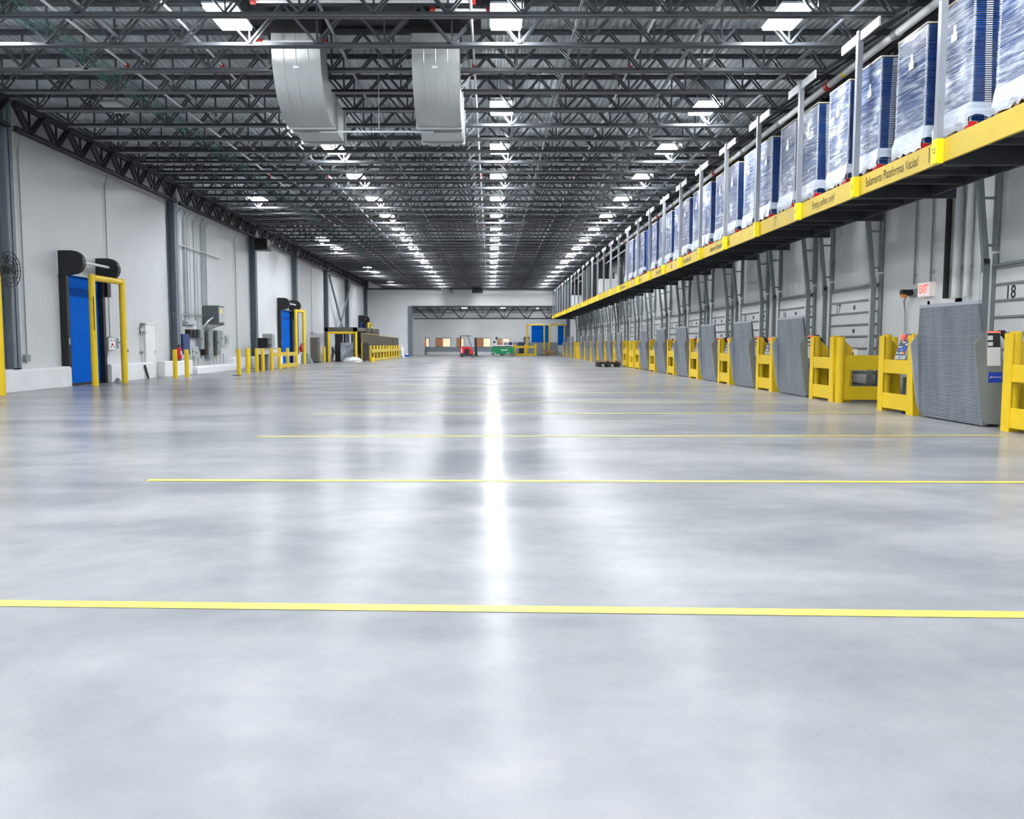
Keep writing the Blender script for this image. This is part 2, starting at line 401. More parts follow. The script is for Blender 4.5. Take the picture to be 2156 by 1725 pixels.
# cross brace
xb = CX+.06
b = MB().bar((xb, 66.5, 6.7), (xb, 75.7, .1), .12, .2); tag(b.build('cross_brace', 'column_paint'), 'grey diagonal brace falling away from the camera, between two wall columns', 'brace', 'crossed wall braces')
b = MB().bar((xb+.13, 66.5, .1), (xb+.13, 75.7, 6.7), .1, .2); tag(b.build('cross_brace', 'column_paint'), 'grey diagonal brace rising away from the camera, between two wall columns', 'brace', 'crossed wall braces')
# joist girders
GX, GB, GT = CX-.02+.1, 7.0, 7.8
def girder(y0, y1, x, zb, zt, label):
    g = thing('joist_girder', label, 'girder', (x, y0, zb), 'truss girders carrying the roof joists')
    b = MB()
    for dx in (-.07, .07): b.box(x+dx-.05, x+dx+.05, y0, y1, zb, zb+.018); b.box(x+dx*.5-.01, x+dx*.5+.01, y0, y1, zb, zb+.13)
    b.build('bottom_chord', 'truss_steel', g)
    b = MB()
    for dx in (-.07, .07): b.box(x+dx-.05, x+dx+.05, y0, y1, zt-.018, zt); b.box(x+dx*.5-.01, x+dx*.5+.01, y0, y1, zt-.13, zt)
    b.build('top_chord', 'truss_steel', g)
    b = MB(); n = max(2, round((y1-y0)/1.49)); d = (y1-y0)/n
    for i in range(n):
        ya = y0+i*d
        for s in (-.06, .06):
            b.bar((x+s, ya, zt-.08), (x+s, ya+d/2, zb+.07), .05, .075, (1,0,0)); b.bar((x+s, ya+d/2, zb+.07), (x+s, ya+d, zt-.08), .05, .075, (1,0,0))
        b.bar((x, ya+d/2, zb+.07), (x, ya+d/2, zt-.08), .05, .05, (1,0,0))
    b.build('web', 'truss_steel', g)
for i in range(len(COLY)-1):
    girder(COLY[i]+.18, COLY[i+1]-.18, GX, GB, GT, 'black truss girder along the white side wall, %s bay from the front' % nth(i+1))
RG = [11+12.8*i for i in range(7)]
for i in range(6):
    girder(RG[i]+.03, min(RG[i+1], 87.9)-.03, 8.75, GB, GT, 'black truss girder above the dock doors, %s bay from the front' % nth(i+1))

# ------------------------------------------------------------------ roof joists
JZ, JT = 7.05, 7.9
def make_joist():
    j = thing('roof_joist', 'x', 'joist', (0, 0, 0), 'open-web roof joists')
    xa, xb = -11.2, 7.1
    b = MB()
    for s in (-1, 1):
        b.box(xa, xb, s*.055-.042, s*.055+.042, JZ, JZ+.014); b.box(xa, xb, s*.016-.007, s*.016+.007, JZ, JZ+.085)
    b.build('bottom_chord', 'joist_steel', j)
    b = MB()
    for s in (-1, 1):
        b.box(-12.78, 8.75, s*.055-.042, s*.055+.042, JT-.014, JT); b.box(-12.78, 8.75, s*.016-.007, s*.016+.007, JT-.085, JT)
    b.build('top_chord', 'joist_steel', j)
    b = MB(); n = 14; d = (xb-xa)/n
    for i in range(n):
        x = xa+i*d
        for s in (-.075, .075):
            b.bar((x, s, JZ+.05), (x+d/2, s, JT-.05), .036, .036, (0,1,0)); b.bar((x+d/2, s, JT-.05), (x+d, s, JZ+.05), .036, .036, (0,1,0))
        b.bar((x, .0, JZ+.05), (x, .0, JT-.05), .035, .035, (0,1,0))
    for s in (-.06, .06):
        b.bar((xa, s, JZ+.05), (-12.3, s, JT-.06), .045, .045, (0,1,0)); b.bar((xb, s, JZ+.05), (8.3, s, JT-.06), .045, .045, (0,1,0))
    b.build('web', 'joist_steel', j)
    return j
JY = [15.15+1.49*i for i in range(49)]
j0 = make_joist()
for i, y in enumerate(JY):
    lab = 'dark steel open-web roof joist spanning the hall, %s from the front' % nth(i+1)
    if i == 0: j0.location = (0, y, 0); j0['label'] = lab
    else: dup(j0, (0, y, 0), lab)
# long bridging angles and conduits running the length of the roof
for (x, z, r, lab, k) in [(1.6, 7.22, .022, 'grey bridging angle under the deck beside the middle lamp row', 'bar'), (4.05, 7.3, .03, 'bright bridging angle under the roof beside the lamp row near the rack', 'bar'),
                       (-3.0, 7.22, .022, 'grey bridging angle under the deck beside the duct outlets', 'bar'), (-7.2, 7.22, .022, 'grey bridging angle under the deck near the green cable tray', 'bar'), (6.55, 7.3, .03, 'bright bridging angle along the ends of the roof joists over the rack', 'bar')]:
    b = MB(); b.bar((x, 14.6, z), (x, 87, z), r*2, r*2)
    tag(b.build('bridging_angle', 'grey_post'), lab, 'bracing', 'bridging angles through the roof joists')
for (x, z, lab) in [(-8.0, 7.42, 'thin white sprinkler pipe beside the green cable tray'), (-5.9, 7.42, 'thin white sprinkler pipe over the floor left of the ducts'),
                    (-.35, 7.42, 'thin white sprinkler pipe beside the middle lamp row'), (3.1, 7.42, 'thin white sprinkler pipe between the middle lamps and rack')]:
    p = thing('sprinkler_pipe', lab, 'pipe', (x, 14, z), 'white sprinkler branch pipes')
    MB().tube((x, 14, z), (x, 87.5, z), .026, 8).build('pipe_run', 'white_pipe', p, smooth=True)
    for q in range(6):
        y = 18.85+11.92*q
        if y < 86:
            MB().tube((x, y-.06, z), (x, y+.06, z), .045, 8).tube((x, y, z), (x, y, z-.14), .018, 6).tube((x, y, z-.14), (x, y, z-.17), .05, 8).build('sprinkler_head', 'sprinkler_red', p)
for (x0, x1, y, z, lab) in [(-4.4, -.3, 15.9, 7.62, 'white pipe run across the dark roof opening behind the first joist'), (-4.6, -3.3, 17.08, 7.3, 'white pipe with red couplings in front of the left duct'), (-1.1, .0, 16.15, 7.55, 'short white pipe with red couplings beside the middle lamp')]:
    p = thing('cross_pipe', lab, 'pipe', (x0, y, z), 'white pipes across the roof')
    MB().tube((x0, y, z), (x1, y, z), .035, 10).build('pipe_run', 'white_pipe', p, smooth=True)
    for xx in (x0+.02, x1-.02): MB().tube((xx-.05, y, z), (xx+.05, y, z), .06, 10).build('coupling', 'sprinkler_red', p)
# flat black sheet painting the shade inside the roof opening above the ducts
struct(MB().box(-4.95, -.2, 13, 18.2, ZD-.03, ZD-.004).build('ceiling_opening_shade', 'black'))
# green wire cable tray
t = thing('cable_tray', 'green wire-mesh cable tray running under the roof', 'cable tray', (-8.6, 14, 7.3))
b = MB(); x = -8.6
for dx in (-.22, -.11, 0, .11, .22): b.bar((x+dx, 14, 7.3), (x+dx, 80, 7.3), .022, .01)
for dx in (-.22, .22): b.bar((x+dx, 14, 7.4), (x+dx, 80, 7.4), .012, .02)
b.build('side_wires', 'tray_green', t)
b = MB()
for i in range(220):
    y = 14+i*.3; b.bar((x-.22, y, 7.3), (x+.22, y, 7.3), .012, .01); b.bar((x-.22, y, 7.3), (x-.22, y, 7.4), .012, .012, (1,0,0)); b.bar((x+.22, y, 7.3), (x+.22, y, 7.4), .012, .012, (1,0,0))
b.build('wire_mesh', 'tray_green', t)['kind'] = 'stuff'
# big white sprinkler main above the rack
p = thing('sprinkler_main', 'large white sprinkler main pipe running above the wrapped pallet loads', 'pipe', (7.72, 9, 7.18))
MB().tube((7.72, 9, 7.18), (7.72, 87.8, 7.18), .075, 14).build('pipe_run', 'white_pipe', p, smooth=True)
for i in range(22):
    y = 9.9+3.2*i
    MB().tube((7.72, y-.09, 7.18), (7.72, y+.09, 7.18), .10, 14).build('coupling', 'galv' if i % 3 else 'sprinkler_red', p, smooth=True)
for i in range(10):
    y = 14.4+4.2*i; MB().tube((7.72, y-.05, 7.18), (7.72, y+.05, 7.18), .078, 14).build('pipe_sticker', 'plate_yellow', p)
for i in range(16):
    y = 11.4+4.47*i; MB().tube((7.72, y, 7.25), (7.72, y, ZD), .009, 6).build('hanger_rod', 'galv', p)
p = thing('sprinkler_branch', 'white sprinkler branch pipe behind the tops of the pallet loads', 'pipe', (8.15, 9, 6.95))
MB().tube((8.15, 9, 6.95), (8.15, 87.8, 6.95), .05, 12).build('pipe_run', 'white_pipe', p, smooth=True)
for i in range(14): MB().tube((8.15, 12+5.2*i, 6.95), (8.15, 12.16+5.2*i, 6.95), .068, 10).build('coupling', 'sprinkler_red', p)

# ------------------------------------------------------------------ lamps
LZ = 7.34
def make_lamp():
    l = thing('high_bay_lamp', 'x', 'lamp', (0, 0, LZ), 'high-bay lamps in rows under the roof')
    MB().box(-.30, .30, -.57, .57, .012, .05).box(-.11, .11, -.42, .42, .05, .10).build('housing', 'grey_box_light', l, True)
    MB().box(-.28, -.012, -.55, .55, -.045, .012).box(.012, .28, -.55, .55, -.045, .012).build('diffuser', 'lamp', l, True)
    b = MB()
    for s in (-1, 1): b.bar((s*.2, 0, .05), (s*.2, 0, ZD-LZ), .01, .01)
    b.build('hanger', 'galv', l, True)
    return l
lamp0 = make_lamp(); used = False
base = [15.9]+[21.86+4.47*i for i in range(15)]
rows = [(.30, base, 'the middle row'), (5.5, base, 'the row nearest the pallet rack'), (-4.85, base[:1]+base[2:], 'the row under the duct outlets'),
        (-9.7, [15.9, 35.27, 48.68, 53.15, 66.56, 71.03, 81.46], 'the sparse row by the side wall')]
behind = [-4, 1.0, 5.6, 10.2]
for (x, ys, nm) in rows:
    for i, y in enumerate(ys):
        lab = 'lit LED high-bay lamp, %s from the front in %s' % (nth(i+1), nm)
        if not used: lamp0.location = (x, y, LZ); lamp0['label'] = lab; used = True
        else: dup(lamp0, (x, y, LZ), lab)
    for y in behind:
        dup(lamp0, (x, y, LZ), 'lit white LED high-bay lamp behind the camera', 'lamps over the near end of the hall')
# annex lamps
for i, (x, y) in enumerate([(-5, 92.5), (-1, 93), (3, 92.5), (6.5, 93), (-3, 97), (1.5, 97), (5.5, 97.5), (-10, 96.5)]):
    l = thing('annex_lamp', 'lit white lamp beyond the far opening, %s across' % nth(i+1), 'lamp', (x, y, 5.45), 'lamps in the room beyond the opening')
    MB().box(x-.3, x+.3, y-.6, y+.6, 5.46, 5.52).build('housing', 'white_plastic', l)
    MB().box(x-.28, x+.28, y-.57, y+.57, 5.45, 5.46).build('diffuser', 'lamp_dim', l)
    MB().bar((x, y, 5.52), (x, y, 5.9), .02, .02).build('hanger', 'galv', l)
# dark unlit fixture
l = thing('unlit_lamp', 'unlit grey high-bay lamp over the green cable tray', 'lamp', (-9.6, 21.86, LZ))
MB().box(-9.87, -9.33, 21.34, 22.38, LZ+.01, LZ+.06).build('housing', 'grey_box', l)
MB().box(-9.85, -9.35, 21.36, 22.36, LZ, LZ+.01).build('diffuser', 'grey_box_light', l)
MB().bar((-9.6, 21.86, LZ+.06), (-9.6, 21.86, ZD), .015, .015).build('hanger', 'galv', l)

# header truss and joists just inside the annex
g = thing('header_truss', 'black steel truss across the top of the far opening', 'truss', (0, 89.6, 4.0))
MB().box(-8.2, XR-.1, 89.5, 89.7, 3.95, 4.08).build('bottom_chord', 'truss_steel', g)
MB().box(-15.9, XR-.1, 89.5, 89.7, 5.35, 5.5).build('top_chord', 'truss_steel', g)
b = MB()
for i in range(6):
    xc = -5.5+i*2.35
    b.bar((xc-1.17, 89.6, 5.4), (xc-.12, 89.6, 4.05), .1, .1, (0,1,0)); b.bar((xc+1.17, 89.6, 5.4), (xc+.12, 89.6, 4.05), .1, .1, (0,1,0))
    b.bar((xc-.55, 89.6, 4.6), (xc-.0, 89.6, 4.05), .06, .06, (0,1,0)); b.bar((xc, 89.6, 4.05), (xc, 89.6, 5.4), .05, .05, (0,1,0))
b.bar((-8.2, 89.6, 5.35), (-6.7, 89.6, 4.05), .1, .1, (0,1,0)); b.build('web', 'truss_steel', g)
for i, y in enumerate([91.2, 94.4, 98.6]):
    g = thing('annex_joist', 'dark roof joist beyond the far opening, %s from the front' % nth(i+1), 'joist', (0, y, 5), 'roof joists in the room beyond')
    MB().box(-15.8, XR-.1, y-.07, y+.07, 4.95, 5.02).build('bottom_chord', 'joist_steel', g)
    MB().box(-15.8, XR-.1, y-.07, y+.07, 5.82, 5.89).build('top_chord', 'joist_steel', g)
    b = MB()
    for q in range(20):
        xx = -15.5+q*1.22; b.bar((xx, y, 5.0), (xx+.61, y, 5.85), .04, .04, (0,1,0)); b.bar((xx+.61, y, 5.85), (xx+1.22, y, 5.0), .04, .04, (0,1,0))
    b.build('web', 'joist_steel', g)

# ------------------------------------------------------------------ ducts
def duct(x0, x1, lab):
    y0, zb, th, R = 17.22, 6.02, .72, 1.28
    d = thing('air_duct', lab, 'air duct', ((x0+x1)/2, y0+R, zb), 'galvanised duct elbows')
    cy, cz = y0+R, zb+R
    pts = [((y0, ZD-.03), (y0+th, ZD-.03))]
    for i in range(13):
        a = PI+PI/2*i/12
        pts.append(((cy+R*math.cos(a), cz+R*math.sin(a)), (cy+(R-th)*math.cos(a), cz+(R-th)*math.sin(a))))
    pts.append(((cy+.12, zb), (cy+.12, zb+th)))
    b = MB()
    def skin(b, pts, x0, x1, g=0):
        vs = []
        for (o, i) in pts: vs += [(x0, o[0], o[1]), (x1, o[0], o[1]), (x1, i[0], i[1]), (x0, i[0], i[1])]
        fs = []
        for k in range(len(pts)-1):
            for q in range(4): fs.append((k*4+q, k*4+(q+1) % 4, k*4+4+(q+1) % 4, k*4+4+q))
        b.add(vs, fs)
    skin(b, pts, x0, x1); b.build('elbow', 'duct_metal', d, smooth=True)
    b = MB(); skin(b, [((cy+.12, zb+.01), (cy+.12, zb+th-.01)), ((cy+1.55, zb+.01), (cy+1.55, zb+th-.01))], x0+.01, x1-.01)
    b.add([(x0+.02, cy+1.5, zb+.02), (x1-.02, cy+1.5, zb+.02), (x1-.02, cy+1.5, zb+th-.02), (x0+.02, cy+1.5, zb+th-.02)], [(0,1,2,3)])
    b.build('outlet', 'duct_metal', d)
    MB().box(x0-.03, x1+.03, y0-.03, y0+th+.03, 7.52, ZD-.031).build('duct_shade_box', 'black', d)  # added black box, painting the roof recess's shade over the duct top
    for yy in (cy+.10, cy+.46, cy+1.5):
        e = .035; b = MB()
        b.box(x0-e, x1+e, yy-.03, yy+.03, zb-e, zb+.0); b.box(x0-e, x1+e, yy-.03, yy+.03, zb+th, zb+th+e)
        b.box(x0-e, x0, yy-.03, yy+.03, zb, zb+th); b.box(x1, x1+e, yy-.03, yy+.03, zb, zb+th); b.build('flange', 'galv', d)
    for q in (1, 2, 3):   # standing seams down the outside of the elbow
        xs = x0+(x1-x0)*q/4; b = MB(); b.path([(xs, o[0]-.004*0, o[1]-.0) for (o, i) in pts], .008, 6); b.build('seam', 'galv', d)
    MB().box((x0+x1)/2-.08, (x0+x1)/2+.04, y0-.006+.07, y0+.09, 6.86, 6.94).build('sticker', 'label_white', d)
duct(-4.40, -3.42, 'left galvanised metal duct elbow hanging from the roof')
duct(-1.58, -.62, 'right galvanised metal duct elbow hanging from the roof')
t = thing('duct_trapeze', 'thin metal hanger bar joining the two duct outlets', 'hanger', (-2.6, 18.9, 5.96))
MB().bar((-3.75, 18.75, 5.965), (-1.25, 18.75, 5.965), .04, .035).build('bar', 'galv', t)
MB().bar((-2.45, 18.75, 5.98), (-2.45, 18.75, ZD), .014, .014).build('rod', 'galv', t)

# unit heaters
def heater(c, d, lab):
    h = thing('unit_heater', lab, 'heater', c, 'black unit heaters under the roof')
    x, y, z = c
    MB().box(x-d[0]/2, x+d[0]/2, y-.35, y+.35, z-d[1]/2, z+d[1]/2).build('casing', 'dark_box', h)
    b = MB()
    b.box(x-d[0]/2+.05, x+d[0]/2-.05, y-.37, y-.35, z-d[1]/2+.05, z+d[1]/2-.05)
    for q in range(7):
        zz = z-d[1]/2+.09+q*(d[1]-.18)/6; b.box(x-d[0]/2+.06, x+d[0]/2-.06, y-.40, y-.37, zz-.012, zz+.012)
    b.build('louvre', 'black', h)
    b = MB()
    for s in (-1, 1): b.bar((x+s*d[0]*.35, y, z+d[1]/2), (x+s*d[0]*.35, y, ZD), .015, .015)
    b.build('hanger', 'galv', h)
heater((-4.38, 86.0, 6.84), (1.16, .72), 'black square unit heater above the far wall, left of the pair')
heater((-1.30, 86.0, 6.84), (1.12, .72), 'black square unit heater above the far wall, right of the pair')
h = thing('unit_heater', 'black unit heater bracketed beside the side wall column', 'heater', (-12.35, 45.8, 6.7), 'black unit heaters under the roof')
MB().box(-12.68, -12.0, 45.3, 46.2, 6.36, 6.96).build('casing', 'black', h, bevel=.03)
MB().box(XL, -12.68, 46.25, 46.3, 6.4, 6.46).box(-13.13, -12.3, 46.2, 46.25, 6.4, 6.46).build('bracket', 'black', h)
MB().box(-12.62, -12.06, 45.28, 45.3, 6.42, 6.9).build('grille', 'black_gloss', h)

# ------------------------------------------------------------------ roll-up doors on the left wall
def blue_door(i, y0, y1, h=3.42):
    x = XL
    d = struct(MB().box(x, x+.05, y0, y1, 0, h).build('door_%d' % i, 'blue_curtain'))
    MB().box(x+.05, x+.056, y0, y1, h-.62, h-.36).build('curtain_band', 'blue_curtain_dark', d)
    MB().box(x+.05, x+.09, y0, y1, .0, .07).build('bottom_bar', 'black', d)
    for s, (a, b) in enumerate([(y0-.17, y0), (y1, y1+.17)]):
        MB().box(x, x+.22, a, b, 0, h+.02).build('guide', 'black', d)
        # D-shaped end cover of the roll
        pts = [(x, h-.02), (x, h+.72), (x+.42, h+.72)]
        for k in range(1, 9):
            t = PI/2-PI*k/9; pts.append((x+.42+.36*math.cos(t), h+.36+.36*math.sin(t)))
        pts += [(x+.42, h), (x+.3, h-.02)]
        MB().prism(pts, 'y', a-.02, b+.02).build('roll_cover', 'black', d, bevel=.01)
        MB().box(x-.0, x+.02, a-.06, b+.02, h-.0, h+.76).build('back_plate', 'white_pipe', d)
    MB().tube((x+.45, y0-.0, h+.42), (x+.45, y1, h+.42), .045, 12).build('roller', 'white_pipe', d, smooth=True)
    MB().box(x, x+.2, y0, y1, h, h+.05).build('header', 'galv', d)
    b = MB().box(x, x+.32, y1+.17, y1+.42, h-.55, h+.1); b.build('motor', 'black', d, bevel=.02)
    MB().box(x+.22, x+.228, y0-.1, y0-.06, 1.28, 1.48).build('sensor', 'white_plastic', d)
blue_door(1, 25.72, 27.95)
blue_door(2, 51.8, 54.6)
blue_door(3, 83.4, 85.7)
# the two far blue doors on the annex wall
for i, (a, b) in enumerate([(4.95, 7.1), (8.1, 9.2)]):
    d = struct(MB().box(a, b, YE-.08, YE, 1.2, 3.53).build('door_%d' % (4+i), 'blue_curtain'))
    MB().box(a-.18, a, YE-.1, YE, 1.2, 3.55).build('guide', 'white_paint', d)
    MB().box(a+.02, b-.02, YE-.09, YE-.08, 3.1, 3.35).build('curtain_band', 'blue_curtain_dark', d)
# personnel door on the left wall
d = struct(MB().box(XL, XL+.05, 31.72, 32.68, 0, 2.05).build('door_6', 'white_paint'))
MB().box(XL+.05, XL+.10, 32.48, 32.6, .98, 1.02).build('handle', 'galv', d)
MB().box(XL+.0, XL+.075, 31.66, 31.72, .62, 2.1).box(XL, XL+.075, 32.68, 32.74, .62, 2.1).box(XL, XL+.075, 31.66, 32.74, 2.05, 2.1).build('door_frame', 'white_pipe', d)

# yellow pipe goal-post frames
def portal(pa, pb, h, r, lab, cap=True):
    g = thing('door_guard_frame', lab, 'guard frame', ((pa[0]+pb[0])/2, (pa[1]+pb[1])/2, 0), 'yellow pipe frames guarding doors')
    MB().tube((pa[0], pa[1], 0), (pa[0], pa[1], h), r, 18).build('post', 'yellow', g, smooth=True)
    MB().tube((pb[0], pb[1], 0), (pb[0], pb[1], h), r, 18).build('post', 'yellow', g, smooth=True)
    d = Vector((pb[0]-pa[0], pb[1]-pa[1], 0)).normalized()*r*.6
    MB().tube((pa[0]+d.x, pa[1]+d.y, h-r), (pb[0]-d.x, pb[1]-d.y, h-r), r*.98, 18).build('crossbar', 'yellow', g, smooth=True)
    if cap:
        b = MB(); dd = Vector((pb[0]-pa[0], pb[1]-pa[1], 0)).normalized()
        for q in (.15, .3):
            c = (pa[0]+dd.x*q*2.2, pa[1]+dd.y*q*2.2, h+.03); b.lathe([(.05, -.035), (.06, .02), (.03, .05)], c, 'z', 10)
        b.build('beacon', 'black', g)
    return g
portal((-12.42, 19.2), (-12.42, 21.1), 3.45, .1, 'yellow pipe guard frame cut by the left picture edge', False)
g1 = portal((-12.32, 25.92), (-12.24, 27.85), 3.45, .1, 'tall yellow pipe guard frame before the nearest blue door', False)
MB().tube((-12.245, 25.84, 1.72), (-12.245, 25.84, 2.75), .012, 6).build('edge_sensor', 'black', g1)
portal((-12.36, 53.1), (-12.16, 54.5), 3.5, .1, 'tall yellow pipe guard frame before the middle blue door')
portal((-12.2, 83.6), (-12.2, 85.6), 3.45, .1, 'yellow pipe guard frame before the far blue door by the corner')
portal((4.35, YE-2.0), (6.35, YE-2.0), 3.62, .09, 'yellow pipe frame before the first far-room blue door')
portal((6.95, YE-2.0), (8.72, YE-2.0), 3.62, .09, 'yellow pipe frame before the second far-room blue door')

# bollards
def bollard(x, y, lab, h=1.09, r=.085):
    o = MB().lathe([(r, 0), (r, h-.02), (r*.8, h)], (0, 0, 0), 'z', 20).build('bollard', 'yellow', smooth=True); o.location = (x, y, 0)
    return tag(o, lab, 'bollard', 'yellow bollards')
bollard(-12.02, 31.75, 'yellow bollard standing before the wall column by the fire extinguisher')
bollard(-11.94, 32.75, 'yellow bollard directly before the red fire extinguisher and blue cabinet')
bollard(-10.45, 34.6, 'yellow bollard nearest the camera, first in the line toward the railing')
bollard(-10.75, 36.9, 'yellow bollard second in the line toward the railing')
bollard(-10.85, 38.7, 'yellow bollard third in the line, beside the railing')
bollard(-12.05, 58.8, 'yellow bollard beside the taupe control cabinet, left of the pair')
bollard(-11.72, 58.9, 'yellow bollard beside the wrapping tunnel, right of the pair')
o = MB().box(-.16, .16, -.12, .12, 0, .025).build('floor_plate', 'black'); o.location = (-10.43, 34.3, 0); tag(o, 'small dark base plate on the floor before the nearest bollard', 'plate')

# low yellow railing round the bin
r = thing('pipe_railing', 'low yellow railing of posts and a flat rail enclosing the dark bin', 'railing', (-10.9, 42, 0))
posts = [(-10.95, 40.1), (-10.9, 41.5), (-10.88, 43.0), (-10.9, 44.8), (-10.9, 46.8)]
for (x, y) in posts+[(-11.6, 40.0), (-11.9, 46.9)]: MB().lathe([(.085, 0), (.085, 1.07), (.06, 1.09)], (x, y, 0), 'z', 16).build('post', 'yellow', r, smooth=True)
MB().box(-10.95, -10.85, 41.5, 46.8, .66, .86).box(-11.9, -10.9, 46.75, 46.85, .66, .86).build('rail', 'beam_yellow', r)
MB().box(-10.95, -10.85, 43.0, 46.8, .04, .26).box(-11.9, -10.9, 46.75, 46.85, .04, .2).build('kick_rail', 'beam_yellow', r)
b = thing('litter_bin', 'dark grey upright bin inside the yellow railing', 'bin', (-11.35, 41.5, 0))
MB().prism([(-.2, 0), (.2, 0), (.24, .72), (-.24, .72)], 'y', -.22, .22).build('body', 'dark_box', b, True, bevel=.02)
MB().box(-.26, .26, -.24, .24, .72, .78).build('rim', 'black', b, True, bevel=.015)
t = thing('work_stand', 'white desk box on the floor inside the yellow railing', 'stand', (-11.9, 44.5, 0))
MB().box(-12.3, -11.5, 43.8, 45.3, .0, 1.05).build('body', 'white_plastic', t, bevel=.02)
MB().box(-12.34, -11.46, 43.76, 45.34, 1.05, 1.09).build('top', 'grey_box_light', t)
p = thing('floor_printer', 'black printer sitting on the white desk box', 'printer', (-12.0, 44.3, 1.09))
MB().box(-12.3, -11.75, 44.0, 44.7, 1.09, 1.62).build('body', 'black_gloss', p, bevel=.04)
MB().box(-11.75, -11.735, 44.1, 44.6, 1.3, 1.5).build('panel', 'dark_box', p)
p = thing('grey_controller', 'grey control box standing behind the black printer', 'control box', (-12.0, 45.1, 1.09))
MB().box(-12.25, -11.7, 44.85, 45.3, 1.09, 1.85).build('body', 'grey_box_light', p, bevel=.02)
MB().box(-11.7, -11.69, 44.95, 45.2, 1.2, 1.7).build('door', 'grey_box', p)

# ------------------------------------------------------------------ wall equipment, left
xw = XL
def panel(name, y0, y1, z0, z1, d, m, lab, cat='panel', group='electrical boxes on the side wall', doorm=None, x=None):
    x = xw+.004 if x is None else x
    t = thing(name, lab, cat, (x, (y0+y1)/2, z0), group)
    MB().box(x, x+d, y0, y1, z0, z1).build('enclosure', m, t, bevel=.012)
    MB().box(x+d, x+d+.018, y0+.03, y1-.03, z0+.04, z1-.04).build('cover', doorm or m, t)
    MB().box(x+d+.018, x+d+.035, y0+.05, y0+.09, (z0+z1)/2-.05, (z0+z1)/2+.05).build('latch', 'black', t)
    return t
pan = panel('blue_cabinet', 34.75, 35.6, .86, 1.72, .32, 'blue_cabinet', 'dark blue steel cabinet on the wall behind the fire extinguisher', 'cabinet', None)
for i in range(3):
    y = 35.95+i*.42; panel('switch_box', y, y+.34, 1.56, 1.93, .2, 'black_gloss', 'small black switch box, %s of three beside the blue cabinet' % nth(i+1))
    panel('meter_box', y, y+.36, .62+.12*(i % 2), 1.2, .14, 'grey_box_light', 'small pale grey box, %s of three under the black switch boxes' % nth(i+1))
specs = [(37.25, 37.72, 1.06, 1.95, 'grey_box', 'tall grey breaker panel right of the black switch boxes'), (37.8, 38.2, .78, 1.86, 'black_gloss', 'tall black breaker panel, the nearer of two'),
         (38.3, 38.9, .62, 1.97, 'grey_box', 'tallest grey breaker panel between two black ones'), (38.98, 39.38, .76, 1.86, 'black_gloss', 'tall black breaker panel, the farther of two'),
         (39.5, 40.0, .8, 1.95, 'grey_box', 'grey breaker panel right of the farther black panel'), (40.1, 40.55, 1.2, 1.93, 'grey_box_light', 'short pale breaker panel at the end of the row'),
         (40.75, 41.25, 1.26, 1.7, 'grey_box_light', 'small pale grey box last on the electrical wall')]
for (a, b, c, d, m, l) in specs: panel('breaker_cabinet', a, b, c, d, .22, m, l)
panel('junction_box', 35.6, 36.9, 2.12, 2.32, .18, 'grey_box_light', 'long pale junction box above the black switch boxes')
t = thing('transformer', 'big dark grey transformer box bracketed high above the breaker panels', 'transformer', (xw, 38.6, 2.2), None)
MB().box(xw+.05, xw+.75, 38.15, 39.0, 2.22, 3.05).build('body', 'dark_box', t, bevel=.015)
MB().box(xw+.75, xw+.77, 38.2, 38.95, 2.3, 2.97).build('front_cover', 'grey_box_light', t)
MB().box(xw+.77, xw+.775, 38.4, 38.6, 2.7, 2.9).build('sticker', 'plate_yellow', t)
b = MB()
for y in (38.25, 38.9): b.bar((xw, y, 1.98), (xw+.7, y, 2.2), .05, .04); b.box(xw, xw+.75, y-.025, y+.025, 2.17, 2.22)
b.build('bracket', 'galv', t)
MB().path([(xw+.5, 38.12, 2.5), (xw+.5, 37.9, 2.45), (xw+.4, 37.7, 2.3), (xw+.2, 37.6, 2.0)], .05, 10).build('flexible_conduit', 'galv', t, smooth=True)
# conduits rising to the roof
cy = [34.68, 35.15, 35.4, 35.9, 36.1, 36.25, 36.6, 37.1, 37.5, 38.0, 38.3, 38.42, 38.54, 38.66]
for i, y in enumerate(cy):
    rr = .035 if i in (3, 4) else .026; c = MB()
    z0 = 2.32 if 2 < i < 8 else (1.72 if i < 3 else (3.05 if i > 8 else 1.95))
    c.path([(xw+.07, y, z0), (xw+.07, y, 6.6), (xw+.12, y, 6.75), (xw+.24, y, 6.93)], rr, 8)
    tag(c.build('conduit', 'grey_box' if i % 2 else 'galv', smooth=True), 'thin vertical metal conduit above the electrical panels, %s from the left' % nth(i+1), 'conduit', 'conduits on the electrical wall')
for i in range(11):
    y = 35.85+i*.5; c = MB().tube((xw+.07, y, .33), (xw+.07, y, .82+.2*(i % 3 == 2)), .032, 8)
    tag(c.build('conduit_stub', 'galv', smooth=True), 'short conduit rising from the low kerb, %s from the left' % nth(i+1), 'conduit', 'conduit stubs on the low kerb')
for (ya, yb, z, lab) in [(34.6, 41.0, 5.42, 'slim strut rail high across the wall conduits'), (34.3, 40.9, 2.55, 'slim strut rail across the conduits beside the transformer')]:
    tag(MB().box(xw+.13, xw+.17, ya, yb, z, z+.045).build('strut_rail', 'galv'), lab, 'strut', 'strut rails on the electrical wall')
